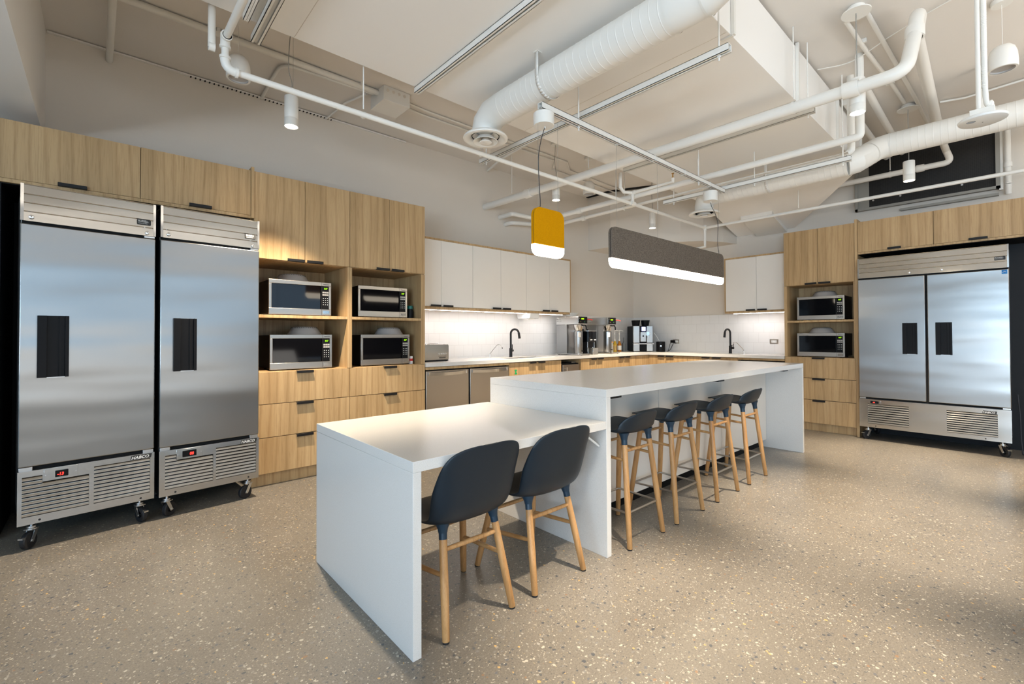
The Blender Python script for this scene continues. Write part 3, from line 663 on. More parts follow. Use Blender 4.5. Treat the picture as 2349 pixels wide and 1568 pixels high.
def logo(parent, x0, z0, w=.107):
    b = MB().prism([(x0+.004, z0-.003), (x0+w+.003, z0-.003), (x0+w+.008, z0+.024), (x0+.010, z0+.024)], 'y', -.002, -.001).build('brand_plate', 'dark_ink', parent, smooth=False)
    text('lettering', 'HABCO', .025, (x0+.008, -.0026, z0+.001), 'white_ink', b, shear=.28, sx=w/.107*1.03, bold=.0006)
def fridge_handle(parent, x0, x1, z0, z1):
    h = MB(); w = x1-x0
    h.box(x0, -.004, z0, x1, -.001, z1); h.box(x0, -.020, z0, x0+w*.30, -.001, z1); h.box(x1-w*.13, -.015, z0, x1, -.001, z1); h.box(x0+w*.68, -.008, z0, x1-w*.13, -.002, z1)
    h.build('handle', 'black_plastic', parent, .0015)
    MB().box(x0+w*.3, -.016, z0-.002, x1-w*.13, -.001, z0+.002).build('handle_lip', 'zinc', parent, smooth=False)
def lock(parent, x, z): 
    l = MB().rev([(0, .012), (.005, .011), (.006, .009)], (x, -.001, z), (0, -1, 0), 20).build('lock', 'chrome', parent); MB().box(x-.0012, -.0085, z-.004, x+.0012, -.0068, z+.004).build('keyhole', 'dark_ink', l, smooth=False)
def display(parent, x0, z0, x1, z1, digits, dx, scr):
    p = MB().box(x0, -.004, z0, x1, -.0005, z1).build('control_plate', 'steel_shiny', parent, .001)
    s = MB().prism(rr(scr[0], scr[1], scr[2], scr[3], .003, 3), 'y', -.007, -.004).build('display', 'black_plastic', p)
    text('digits', digits, (scr[3]-scr[1])*.62, (dx, -.0074, scr[1]+(scr[3]-scr[1])*.24), 'red_led', s, shear=.15, bold=.0006, sx=.9)
    MB().cyl((x0+.007, -.004, (z0+z1)/2), (x0+.007, -.0055, (z0+z1)/2), .003, n=10).cyl((x1-.009, -.004, (z0+z1)/2), (x1-.009, -.0055, (z0+z1)/2), .003, n=10).build('screw', 'chrome', p)
def single_fridge(label, digits, w=.62, oem=False, casters=()):
    r = thing('refrigerator', label, 'refrigerator', group='single-door steel refrigerators'); D = .60
    MB().box(.004, .062, .150, w-.004, D, 2.095).build('body', 'steel', r, .003)
    # top hood with folded ridges
    hd = MB(); hz = (1.888, 1.945, 1.995, 2.045, 2.100)
    hd.box(0, .0, 1.888, .014, .06, 2.100); hd.box(w-.014, .0, 1.888, w, .06, 2.100)
    for i in range(4):
        a, b = hz[i], hz[i+1]; tp = b-.006
        hd.add([(.014, .002, a), (w-.014, .002, a), (w-.014, .006, tp), (.014, .006, tp), (.014, .0085, tp), (w-.014, .0085, tp), (w-.014, .003, b), (.014, .003, b)], [(0,1,2,3),(3,2,5,4),(4,5,6,7)])
    hd.box(.014, .009, 1.888, w-.014, .06, 2.0995); hd.build('hood', 'steel_shiny', r, smooth=False)
    badge(r, w-.098, 1.958, w-.027, 1.990); lock(r, .045, 1.912); lock(r, w-.045, 1.906)
    MB().box(.008, .025, .455, w-.008, .062, 1.89).build('gasket', 'dark_void', r, smooth=False)
    d = MB().box(0, 0, .478, w, .045, 1.872).build('door', 'steel', r, .006, 3); fridge_handle(d, .072, .205, .985, 1.345)
    for hx, h0, h1 in ((.004, .452, .476), (w-.06, .452, .476), (w-.06, 1.874, 1.888)): MB().box(hx, .006, h0, hx+.056, .05, h1).build('hinge', 'zinc', r, .002)
    # louvred grille panel
    g = MB(); z0, z1 = .150, .455
    xs = (.018, .300, .322, w-.022) if not oem else (.032, .310, .327, w-.018)
    g.box(0, -.001, z0, w, .003, z0+.045); g.box(0, -.001, z1-.033, w, .003, z1); g.box(0, -.001, z0+.045, xs[0], .003, z1-.033); g.box(xs[3], -.001, z0+.045, w, .003, z1-.033); g.box(xs[1], -.001, z0+.045, xs[2], .003, z1-.033)
    g.box(.10, -.001, z1-.072, xs[1], .003, z1-.033)
    g.box(0, .0, z0, .003, .06, z1); g.box(w-.003, 0, z0, w, .06, z1); g.box(0, .0, z0, w, .06, z0+.003)
    g.build('grille_panel', 'steel_shiny', r, smooth=False)
    louvre(r, xs[0], xs[1], z0+.045, z1-.035, 10, (.10, z1-.072)); louvre(r, xs[2], xs[3], z0+.045, z1-.033, 10)
    if oem: display(r, .095, z1-.072, .245, z1-.004, digits, .168, (.128, z1-.060, .208, z1-.018))
    else: display(r, .105, z1-.072, .25, z1-.004, digits, .160, (.152, z1-.058, .208, z1-.020))
    logo(r, w-.128, z1-.028); 
    for px in (.09, w-.07): MB().cyl((px, -.0015, z0+.018), (px, .001, z0+.018), .006).build('plug', 'rubber', r)
    for c_ in casters: caster(r, *c_)
    return r
a1 = atan2(3.870-3.800, .62)
f1 = single_fridge('single-door stainless refrigerator at the far left with a display of -13', '-13', casters=((.06, .065, 0.9, .048, True), (.555, .065, 1.9, .048, True), (.065, .53, 2.2), (.55, .53, 2.2))); place(f1, (-.349, 3.800, 0), a1)
f2 = single_fridge('single-door stainless refrigerator beside the tall oak cabinet with a display of 08', '08', .608, True, casters=((.050, .045, -2.5), (.550, .06, 0.35), (.065, .53, 2.2), (.55, .53, 2.2))); place(f2, (.291, 3.850, 0), atan2(3.900-3.850, .608))
def double_fridge():
    w = 1.205; r = thing('refrigerator', 'wide double-door stainless refrigerator on the back wall with a blue sticker', 'refrigerator'); D = .56
    MB().box(.004, .062, .150, w-.004, D, 2.09).build('body', 'steel', r, .003)
    hd = MB(); hz = (1.868, 1.935, 1.985, 2.035, 2.097)
    hd.box(0, 0, 1.868, .012, .06, 2.097); hd.box(w-.012, 0, 1.868, w, .06, 2.097)
    for i in range(4):
        a, b = hz[i], hz[i+1]; tp = b-.007
        hd.add([(.012, .001, a), (w-.012, .001, a), (w-.012, .008, tp), (.012, .008, tp), (.012, .0105, tp), (w-.012, .0105, tp), (w-.012, .002, b), (.012, .002, b)], [(0,1,2,3),(3,2,5,4),(4,5,6,7)])
    hd.box(.012, .011, 1.868, w-.012, .06, 2.0965); hd.build('hood', 'steel_shiny', r, smooth=False)
    badge(r, w-.098, 1.948, w-.022, 1.980); lock(r, .46, 1.892); lock(r, .72, 1.897)
    MB().box(.006, .020, .472, w-.006, .061, 1.87).build('gasket', 'dark_void', r, smooth=False)
    xm = .592
    d1 = MB().box(0, 0, .490, xm-.005, .045, 1.852).build('door', 'steel', r, .006, 3); fridge_handle(d1, .398, .522, .998, 1.340)
    d2 = MB().box(xm+.012, 0, .490, w, .045, 1.852).build('door', 'steel', r, .006, 3); fridge_handle(d2, .668, .796, .998, 1.340)
    st = MB().box(w-.050, -.001, 1.806, w-.012, -.0004, 1.846).build('sticker', 'blue', d2, smooth=False, label='small blue label'); MB().tube([(w-.045, -.0013, 1.818), (w-.032, -.0013, 1.830), (w-.020, -.0013, 1.824)], .0015, 4).build('print', 'white_ink', st)
    for hx in (.004, w-.06): MB().box(hx, .006, .472, hx+.056, .05, .488).build('hinge', 'zinc', r, .002)
    g = MB(); z0, z1 = .150, .470; X = (.078, .440, .742, w-.094); top = z1-.050
    g.box(0, -.001, z0, w, .003, z0+.042); g.box(0, -.001, top, w, .003, z1); g.box(0, -.001, z0+.042, X[0], .003, top); g.box(X[1], -.001, z0+.042, X[2], .003, top); g.box(X[3], -.001, z0+.042, w, .003, top)
    g.box(0, 0, z0, .003, .06, z1); g.box(w-.003, 0, z0, w, .06, z1); g.box(0, 0, z0, w, .06, z0+.003)
    g.build('grille_panel', 'steel_shiny', r, smooth=False); louvre(r, X[0], X[1], z0+.042, top, 9); louvre(r, X[2], X[3], z0+.042, top, 10)
    display(r, .085, z1-.052, .20, z1-.012, '08', .128, (.105, z1-.046, .180, z1-.018)); logo(r, w-.205, z1-.045, .10)
    for px in (.15, w-.18): MB().cyl((px, -.0015, z0+.018), (px, .001, z0+.018), .006).build('plug', 'rubber', r)
    caster(r, .065, .075, 0.9, brake=True); caster(r, w-.065, .075, 2.4, brake=True); caster(r, .065, .5, 2.2); caster(r, w-.065, .5, 2.2)
    r['group'] = 'double refrigerator'
    return place(r, (6.605, 1.303, 0), -pi/2)
fd = double_fridge(); del fd['group']
tag(MB().tube([(6.95, .06, .60), (6.93, .045, .40), (6.90, .04, .15), (6.86, .03, .012), (6.80, -.02, .010)], .006, 8).build('power_cord', 'wire_black'), 'black power cord beside the double-door refrigerator', 'cord')

# ------------------------------------------------------------------ microwaves
def microwave(label, lit=True):
    w, h, D = .515, .295, .38
    r = thing('microwave', label, 'microwave', group='stainless microwaves in the oak cabinets')
    MB().box(.004, .012, .008, w-.004, D, h-.004).build('body', 'black_plastic', r, .003)
    bez = MB(); wx0, wx1, wz0, wz1 = .022, .420, .055, .262
    bez.box(0, -.006, 0, w, .012, wz0); bez.box(0, -.006, wz1, w, .012, h); bez.box(0, -.006, wz0, wx0, .012, wz1); bez.box(w-.020, -.006, wz0, w, .012, wz1)
    bez.build('bezel', 'steel_dark', r, .002)
    MB().box(wx0, -.004, wz0, wx1, .008, wz1).build('window', 'glass_black', r, .001)
    MB().box(.4295, -.0066, 0.001, .4315, -.0055, h-.001).build('door_gap', 'dark_ink', r, smooth=False)
    cp = MB().box(.433, -.005, wz0, w-.020, .008, wz1).build('control_panel', 'black_plastic', r, .001)
    text('digits', '8:07', .021, (.452, -.0054, .232), 'green_led', cp, shear=.1, sx=.8)
    k = MB()
    for row in range(2):
        for c in range(3): k.box(.438+.0185*c, -.0062, .198-.021*row, .4545+.0185*c, -.005, .212-.021*row)
    k.build('button', 'grey_plastic', cp, smooth=False)
    k2 = MB()
    for row in range(4):
        for c in range(3): k2.box(.443+.0185*c, -.0058, .150-.019*row, .449+.0185*c, -.005, .156-.019*row)
    k2.build('key_print', 'white_ink', cp, smooth=False)
    text('lettering', 'Panasonic', .0125, (.446, -.0064, .273), 'dark_ink', r, bold=.0002)
    MB().box(.441, -.0072, .014, .500, -.006, .042).build('door_button', 'steel_shiny', r, .001)
    f = MB()
    for x in (.05, w-.05):
        for y in (.04, D-.05): f.cyl((x, y, -.008), (x, y, .010), .012, n=10)
    f.build('foot', 'rubber', r); return r
mw = place(microwave('stainless microwave on the upper shelf beside the refrigerators'), (1.036, 4.20, 1.4055))
for loc, rot, lab in (((1.045, 4.20, .9385), 0, 'stainless microwave on the lower shelf beside the refrigerators'),
                      ((1.805, 4.20, 1.4055), 0, 'stainless microwave on the upper shelf next to a dark bottle'),
                      ((1.832, 4.20, .9385), 0, 'stainless microwave on the lower shelf next to a small can'),
                      ((6.78, 1.985, 1.4055), -pi/2, 'stainless microwave on the upper shelf of the cabinet by the double-door refrigerator'),
                      ((6.78, 1.988, .9385), -pi/2, 'stainless microwave on the lower shelf of the cabinet by the double-door refrigerator')):
    clone(mw, loc, rot, lab)
def cover(label):
    r = thing('microwave_plate_cover', label, 'plate cover', group='vented plate covers on the microwaves')
    MB().rev([(0, .148), (.004, .146), (.030, .128), (.058, .112), (.070, .100), (.075, .085), (.077, .02)], (0, 0, 0), n=36).build('dome', 'grey_plastic', r)
    v = MB()
    for i in range(36):
        a = 2*pi*i/36; v.box(.1075*cos(a)-.002, .1075*sin(a)-.002, .062, .1075*cos(a)+.002, .1075*sin(a)+.002, .0665)
    v.build('vent_hole', 'dark_ink', r, smooth=False); return r
cv = place(cover('grey vented plate cover on the upper microwave beside the refrigerators'), (1.28, 4.40, 1.6975))
for loc, lab in (((1.385, 4.40, 1.2305), 'grey vented plate cover on the lower microwave beside the refrigerators'),
                 ((2.22, 4.40, 1.2305), 'grey vented plate cover on the lower microwave next to the small can'),
                 ((6.97, 1.72, 1.6975), 'grey vented plate cover on the upper microwave by the double-door refrigerator'),
                 ((6.97, 1.76, 1.2305), 'grey vented plate cover on the lower microwave by the double-door refrigerator')):
    clone(cv, loc, 0, lab)
r = thing('jar', 'dark bottle with a teal cap beside the upper microwave of the second tall cabinet', 'jar', (2.388, 4.26, 1.3976))
MB().rev([(0, .033), (.01, .036), (.07, .036), (.10, .030)], (2.388, 4.26, 1.3976)).build('body', 'black_plastic', r)
MB().rev([(0, .031), (.03, .030), (.035, .024)], (2.388, 4.26, 1.497)).build('cap', 'teal', r)
r = thing('can', 'small printed can beside the lower microwave of the second tall cabinet', 'can', (2.385, 4.24, .9305))
MB().rev([(0, .020), (.004, .022), (.075, .022), (.079, .019)], (2.385, 4.24, .9305)).build('body', 'white_plastic', r)
MB().rev([(.030, .0224), (.055, .0224)], (2.385, 4.24, .9305), caps=False).build('printed_band', 'red_plastic', r)

# ------------------------------------------------------------------ worktop things
r = thing('toaster', 'brushed steel toaster on the worktop beside the tall oak cabinet', 'toaster', (2.77, 4.45, CT))
MB().prism(rr(2.60, CT+.014, 2.925, CT+.190, .022, 4, (0, 1, 1, 0)), 'y', 4.34, 4.60).build('body', 'steel_shiny', r, .006)
MB().box(2.605, 4.345, CT+.004, 2.92, 4.595, CT+.016).cyl((2.63, 4.36, CT), (2.63, 4.36, CT+.006), .012).cyl((2.90, 4.36, CT), (2.90, 4.36, CT+.006), .012).cyl((2.63, 4.58, CT), (2.63, 4.58, CT+.006), .012).cyl((2.90, 4.58, CT), (2.90, 4.58, CT+.006), .012).build('base', 'black_plastic', r)
MB().box(2.66, 4.42, CT+.192, 2.84, 4.45, CT+.200).box(2.66, 4.50, CT+.192, 2.84, 4.53, CT+.200).build('bread_slot_rim', 'chrome', r, .003)
b = MB()
for i in range(4): b.cyl((2.795+.030*i, 4.341, CT+.083), (2.795+.030*i, 4.332, CT+.083), .008, n=14)
b.build('button', 'chrome', r); MB().box(2.79, 4.336, CT+.055, 2.885, 4.341, CT+.058).box(2.80, 4.330, CT+.036, 2.875, 4.340, CT+.043).build('slider', 'dark_ink', r, smooth=False)

def brewer(label, x, y):
    r = thing('coffee_brewer', label, 'coffee brewer', group='tall steel coffee brewers'); w, D = .20, .42
    MB().box(0, .0, .438, w, D, .552).build('head', 'steel_shiny', r, .003)
    MB().box(.003, .22, .020, w-.02, D, .437).build('column', 'steel', r, .002)
    MB().box(-.002, -.06, .008, w+.012, D, .020).build('base_plate', 'steel_shiny', r, .002)
    f = MB()
    for a in (.02, w-.02):
        for b_ in (-.04, D-.03): f.cyl((a, b_, 0), (a, b_, .009), .010, n=10)
    f.build('foot', 'rubber', r)
    p = MB().box(.006, -.004, .448, w-.006, .001, .546).build('control_panel', 'black_plastic', r, .001)
    MB().box(.062, -.0052, .508, .118, -.004, .524).build('display', 'green_led', p, smooth=False)
    MB().cyl((.048, -.004, .475), (.048, -.006, .475), .006, n=10).build('yellow_button', 'brass', p); MB().cyl((.135, -.004, .475), (.135, -.006, .475), .006, n=10).build('green_button', 'green', p)
    text('lettering', 'a', .022, (.018, -.0045, .520), 'white_ink', p)
    v = MB()
    for a in (.32, .37):
        for z in (.485, .51): v.box(-.0025, a, z, .0005, a+.035, z+.010)
    v.build('side_vent', 'steel_dark', r, .001)
    fn = MB().rev([(0, .048), (.05, .068), (.085, .072), (.088, .066)], (.10, .085, .350), n=26).build('brew_funnel', 'chrome', r)
    MB().tube([(.10, .02, .425), (.10, -.045, .425), (.10, -.058, .40), (.10, -.060, .36)], .009, 8).build('handle', 'black_plastic', fn)
    MB().tube([(w-.004, .01, .515), (w+.03, -.03, .507), (w+.052, -.05, .50)], .007, 8).build('red_tap', 'red_plastic', r)
    return place(r, (x, y, CT))
brewer('steel coffee brewer under the end of the white wall cabinets', 5.0, 4.19); brewer('steel coffee brewer to the right of the black grinder', 5.69, 4.19)
def server(label, x, y):
    r = thing('thermal_server', label, 'coffee server', (x, y, CT+.020), 'tall coffee servers')
    MB().rev([(0, .060), (.01, .062), (.315, .062), (.322, .052), (.326, .045)], (x, y, CT+.0205), n=30).build('body', 'steel', r)
    MB().box(x-.088, y-.072, CT+.255, x-.036, y-.070, CT+.325).build('tag', 'paper', r, smooth=False)
    MB().cyl((x, y-.066, CT+.06), (x, y-.09, CT+.06), .008).build('tap', 'black_plastic', r); return r
server('tall steel coffee server standing under the left brewer', 5.10, 4.275); server('tall steel coffee server standing under the right brewer', 5.79, 4.275)
r = thing('coffee_grinder', 'black double-hopper coffee grinder between the two brewers', 'coffee grinder', (5.40, 4.45, CT))
MB().box(5.32, 4.30, CT+.02, 5.50, 4.62, CT+.185).build('lower_body', 'black_plastic', r, .004)
MB().box(5.32, 4.26, CT+.185, 5.50, 4.62, CT+.34).build('hopper', 'glass_black', r, .006)
MB().box(5.315, 4.255, CT+.34, 5.505, 4.625, CT+.352).build('lid', 'steel_shiny', r, .002)
MB().cyl((5.36, 4.40, CT+.352), (5.36, 4.40, CT+.372), .014).cyl((5.46, 4.40, CT+.352), (5.46, 4.40, CT+.372), .014).build('knob', 'black_plastic', r)
MB().box(5.328, 4.292, CT+.05, 5.338, 4.30, CT+.20).box(5.482, 4.292, CT+.05, 5.492, 4.30, CT+.20).box(5.328, 4.285, CT+.03, 5.492, 4.30, CT+.05).build('trim', 'chrome', r, .001)
MB().box(5.345, 4.252, CT+.208, 5.39, 4.256, CT+.222).box(5.43, 4.252, CT+.208, 5.478, 4.256, CT+.222).build('label_plate', 'paper', r, smooth=False)
MB().box(5.31, 4.24, CT+.006, 5.51, 4.63, CT+.02).build('base', 'steel_int', r, .002)
r = thing('steel_container', 'small square steel container in front of the black grinder', 'container', (5.33, 4.19, CT))
MB().box(5.26, 4.14, CT+.002, 5.38, 4.235, CT+.095).build('body', 'steel_shiny', r, .003); MB().box(5.255, 4.135, CT+.095, 5.385, 4.24, CT+.100).cyl((5.32, 4.19, CT+.10), (5.32, 4.19, CT+.112), .008).build('lid', 'steel_shiny', r, .001)
# paper filters: fluted stack
m = MB(); n = 56; prof = [(0, .048), (.028, .072), (.055, .100)]
vs = []
for t_, rad in prof:
    for i in range(n): a = 2*pi*i/n; q = rad*(1+(.055 if i % 2 else -.055)*(t_/.055)); vs.append((5.115+q*cos(a), 4.42+q*sin(a), CT+.553+t_))
m.add(vs, [(j*n+i, j*n+(i+1) % n, (j+1)*n+(i+1) % n, (j+1)*n+i) for j in range(2) for i in range(n)] + [tuple(range(n))])
tag(m.build('coffee_filters', 'paper', smooth=False, solid=.002), 'stack of fluted white paper coffee filters on top of the left brewer', 'coffee filters')
# jar with wooden lid, syrups, glass bottle
r = thing('glass_jar', 'clear glass jar with a wooden lid right of the right brewer', 'jar', (6.16, 4.50, CT))
MB().rev([(0, .048), (.006, .052), (.15, .052), (.158, .046)], (6.16, 4.50, CT), n=28).build('body', 'clear', r); MB().cyl((6.16, 4.50, CT+.158), (6.16, 4.50, CT+.178), .053, n=28).build('lid', 'cork', r); MB().box(6.105, 4.47, CT+.02, 6.107, 4.50, CT+.12).build('printed_strip', 'dark_ink', r, smooth=False)
def syrup(label, x, y, m_, lab):
    r = thing('syrup_bottle', label, 'bottle', (x, y, CT), 'syrup bottles with pumps')
    MB().rev([(0, .030), (.006, .034), (.13, .034), (.165, .016), (.19, .013)], (x, y, CT), n=22).build('body', m_, r)
    MB().rev([(0, .016), (.02, .016), (.03, .008), (.10, .006), (.105, .011), (.13, .011), (.135, .005), (.18, .005)], (x, y, CT+.185), n=16).tube([(x, y, CT+.362), (x+.02, y-.02, CT+.364), (x+.045, y-.045, CT+.352)], .006, 8).build('pump', 'white_plastic', r)
    MB().rev([(.03, .0346), (.105, .0346)], (x, y, CT), n=22, caps=False).build('bottle_label', lab, r)
syrup('yellow syrup bottle with a white pump, the left of the pair', 6.46, 4.62, 'yellow_syrup', 'brass'); syrup('amber syrup bottle with a white pump, the right of the pair', 6.56, 4.60, 'amber', 'paper')
r = thing('glass_bottle', 'slender clear glass bottle left of the espresso machine', 'bottle', (6.72, 4.62, CT)); MB().rev([(0, .024), (.005, .027), (.13, .027), (.17, .012), (.235, .010), (.24, .012)], (6.72, 4.62, CT), n=20).build('body', 'clear', r)
# espresso machine (local front faces -y)
r = thing('espresso_machine', 'silver and black bean-to-cup espresso machine in the room corner', 'espresso machine')
MB().box(-.165, .02, .012, .165, .36, .435).build('body', 'black_plastic', r, .008)
MB().box(-.165, -.006, .15, -.060, .03, .435).box(-.165, -.006, .012, -.060, .03, .13).box(.062, -.006, .15, .165, .03, .435).box(.062, -.006, .012, .165, .03, .13).build('front_panel', 'steel_int', r, .004)
MB().box(-.060, -.004, .02, .062, .025, .13).build('drip_recess', 'black_plastic', r)
MB().box(-.048, -.014, .17, .048, .02, .335).build('brew_unit', 'steel_int', r, .004); MB().cyl((0, -.016, .265), (0, -.013, .265), .014).build('emblem', 'black_plastic', r)
MB().box(-.022, -.008, .350, .042, -.003, .420).build('screen', 'blue_screen', r, smooth=False)
MB().box(-.175, -.045, .128, .175, .02, .142).build('drip_tray', 'chrome', r, .003)
MB().box(.048, -.035, .27, .10, -.002, .34).cyl((.074, -.03, .24), (.074, -.03, .27), .012).cyl((.10, -.02, .31), (.125, -.02, .31), .006).build('milk_spout', 'chrome', r, .003)
for s in (-1, 1):
    h = MB().rev([(0, .058), (.085, .072), (.09, .074), (.098, .074)], (s*.082, .13, .435), n=24).build('bean_hopper', 'black_plastic', r); MB().cyl((s*.082, .13, .533), (s*.082, .13, .541), .070, n=24).build('hopper_lid', 'grey_plastic', h)
MB().box(-.15, .03, 0, .15, .34, .012).build('base', 'rubber', r)
place(r, (6.81, 4.30, CT), radians(-40))
r = thing('milk_cooler', 'small black milk cooler beside the espresso machine', 'cooler', (7.0, 4.085, CT))
MB().rev([(0, .068), (.005, .072), (.165, .072), (.172, .066)], (7.0, 4.085, CT), n=32).build('body', 'black_plastic', r); MB().cyl((6.94, 4.045, CT+.10), (6.937, 4.043, CT+.10), .014).build('emblem', 'chrome', r)
tag(MB().tube([(6.93, 4.17, CT+.32), (6.96, 4.14, CT+.27), (6.99, 4.10, CT+.173)], .004, 8).build('milk_tube', 'white_plastic'), 'thin white milk tube between the espresso machine and milk cooler', 'tube')
r = thing('plug_cord', 'two black plugs with looping cords at the outlet behind the milk cooler', 'cord', (7.17, 3.93, 1.1))
MB().box(7.145, 3.915, 1.085, 7.181, 3.99, 1.13).build('plug', 'black_plastic', r, .004)
MB().tube(catmull([(7.15, 3.98, 1.10), (7.13, 3.985, 1.07), (7.12, 3.99, 1.02), (7.10, 4.0, .97), (7.09, 4.0, .942)], 5), .004, 8).tube(catmull([(7.15, 3.93, 1.09), (7.13, 3.95, 1.03), (7.10, 3.97, .97), (7.06, 4.00, .943)], 5), .005, 8).build('cable', 'wire_black', r)
MB().prism([(3.905, 1.05), (3.93, 1.065), (3.88, 1.03), (3.86, 1.01)][:4], 'x', 7.135, 7.136).build('paper_tag', 'paper', r, smooth=False)

# ------------------------------------------------------------------ pendants
def felt_pendant(label, x0, x1, felt_m, cans, wires):
    r = thing('felt_pendant_light', label, 'pendant light', ((x0+x1)/2, 2.05, 1.725), 'felt pendant lights over the island'); z0, zl, z1 = 1.725, 1.795, 2.032
    MB().prism(rr(x0, zl, x1, z1, .055, 8, (0, 1, 1, 0)), 'y', 2.034, 2.0475).prism(rr(x0, zl, x1, z1, .055, 8, (0, 1, 1, 0)), 'y', 2.0525, 2.066).build('felt_panel', felt_m, r, .003)
    MB().prism(rr(x0+.004, zl, x1-.004, z1-.004, .05, 8, (0, 1, 1, 0)), 'y', 2.0475, 2.0525).build('core', 'dark_ink', r, smooth=False)
    MB().prism(rr(x0, z0, x1, zl, .05, 8, (1, 0, 0, 1)), 'y', 2.034, 2.066).build('diffuser', 'led', r, .003)
    for cx, zt, zb in cans: MB().rev([(0, .066), (zt-zb-.004, .068), (zt-zb, .064)], (cx, 2.05, zb), n=32).cyl((cx+.01, 2.05, zb-.014), (cx+.01, 2.05, zb), .005, n=10).build('canopy', 'white_metal', r)
    for pts, rad, mm in wires: MB().tube(pts, rad, 6).build('cable', mm, r)
    return r
felt_pendant('short yellow felt pendant light over the near end of the island', 2.012, 2.290, 'felt_yellow', [(2.115, 2.645, 2.565)],
    [([(2.06, 2.05, 2.03), (2.062, 2.05, 2.62)], .0009, 'wire_grey'), ([(2.245, 2.05, 2.03), (2.245, 2.05, 2.62)], .0009, 'wire_grey'),
     (catmull([(2.072, 2.05, 2.03), (2.080, 2.05, 2.06), (2.070, 2.05, 2.2), (2.065, 2.05, 2.35), (2.09, 2.05, 2.47), (2.123, 2.05, 2.56)], 5), .0026, 'wire_black')])
felt_pendant('long grey felt pendant light over the far part of the island', 2.815, 4.712, 'felt_grey', [(4.46, 2.625, 2.53)],
    [([(2.90, 2.05, 2.03), (2.90, 2.05, 2.66)], .0009, 'wire_grey'), ([(4.64, 2.05, 2.03), (4.64, 2.05, 2.66)], .0009, 'wire_grey'), ([(3.48, 2.05, 2.03), (3.48, 2.05, 2.66)], .0009, 'wire_grey'),
     (catmull([(4.64, 2.05, 2.03), (4.61, 2.05, 2.15), (4.62, 2.05, 2.33), (4.56, 2.05, 2.43), (4.49, 2.05, 2.48), (4.462, 2.05, 2.52)], 5), .0026, 'wire_black')])

# cylinder spot pendants
def spot(label, x, y, zb=2.725, h=.215, R=.046, power=70, canopy=False, wob=.02, seed=1, cone=52, blend=.8):
    r = thing('cylinder_spotlight', label, 'spotlight', (x, y, zb), 'white cylinder spotlights')
    MB().rev([(0, R*.93), (0, R), (.055, R), (.056, R*.985), (.058, R*.985), (.059, R), (h-.003, R), (h, R*.96)], (x, y, zb), n=30, caps=False).rev([(h-.001, R*.97), (h, R*.9)], (x, y, zb), n=30).build('housing', 'white_metal', r)
    MB().cyl((x, y, zb+.004), (x, y, zb+.006), R*.92, n=30).build('lens', 'spot_disc', r)
    random.seed(seed)
    MB().tube([(x+.012, y, zb+h), (x+.012, y, CEIL-.03)], .0009, 6).tube(catmull([(x, y, zb+h), (x+.004, y, zb+h+.10), (x-wob, y-.003, zb+h+.2), (x-wob*.6, y, CEIL-.12), (x, y, CEIL-.02)], 5), .003, 8).build('cable', 'wire_grey', r)
    MB().rev([(0, .085 if canopy else .055), (.008, .085 if canopy else .055), (.012, .05), (.045, .05)], (x, y, CEIL-.046), n=30).build('canopy', 'white_metal', r)
    l = bpy.data.lights.new('spot_beam', 'SPOT'); l.energy = power; l.color = WARM; l.spot_size = radians(cone); l.spot_blend = blend; l.shadow_soft_size = .035
    o = bpy.data.objects.new('spot_beam', l); COL.objects.link(o); o.parent = r; o.location = (0, 0, -.012)
    return r
SP = 520
spot('white cylinder spotlight above the tall oak cabinets, near the refrigerators', 1.008, 3.50, power=SP*.62, seed=2, cone=88, blend=.5)
spot('white cylinder spotlight behind the yellow pendant light', 3.90, 3.59, 2.775, power=SP*.8, seed=3, cone=66)
spot('white cylinder spotlight in the back corner behind the grey pendant light', 5.79, 3.49, power=SP*.7, seed=4, cone=84)
spot('large-looking white cylinder spotlight hanging beside the end of the boxed duct', 3.842, .745, 2.729, .232, power=SP*1.1, canopy=True, seed=5)
spot('white cylinder spotlight hanging in front of the black vent opening', 5.876, .738, 2.714, .192, power=SP, canopy=True, seed=6)
def beam(x, y, p=None):       # the same row of lamps goes on above and behind the camera's view
    l = bpy.data.lights.new('spot_beam', 'SPOT'); l.energy = p or SP; l.color = WARM; l.spot_size = radians(52); l.spot_blend = .8; l.shadow_soft_size = .035
    o = bpy.data.objects.new('spot_beam', l); COL.objects.link(o); o.location = (x, y, 2.72)
beam(1.80, .745); beam(-.25, .745, SP*.6); beam(2.0, -1.2); beam(4.2, -1.2); beam(6.0, -1.0); 

# dome speakers
def speaker(label, x, y, zc, canopy=True):
    r = thing('pendant_speaker', label, 'speaker', (x, y, zc-.085), 'white dome pendant speakers'); z = zc-.085
    MB().rev([(0, .060), (.0, .072), (.006, .074), (.05, .074), (.10, .070), (.135, .060), (.155, .042), (.162, .02), (.163, .004)], (x, y, z), n=32, caps=False).build('housing', 'white_metal', r)
    MB().rev([(0, .060), (.010, .058), (.012, .0)], (x, y, z+.002), n=32, caps=False).build('grille', 'grey_plastic', r)
    MB().tube([(x, y, z+.16), (x, y, CEIL-.01)], .0016, 6).build('cable', 'white_metal', r)
    MB().rev([(0, .052), (.012, .055), (.03, .055)], (x, y, CEIL-.031), n=28).build('canopy', 'white_metal', r)
speaker('white dome speaker hanging behind the sprinkler pipe elbow at upper left', .690, 3.58, 3.07)
speaker('white dome speaker hanging at the far right edge of the ceiling', 4.50, .078, 3.075)
speaker('white dome speaker hanging near the back corner between the pipes', 4.563, 3.639, 3.076)

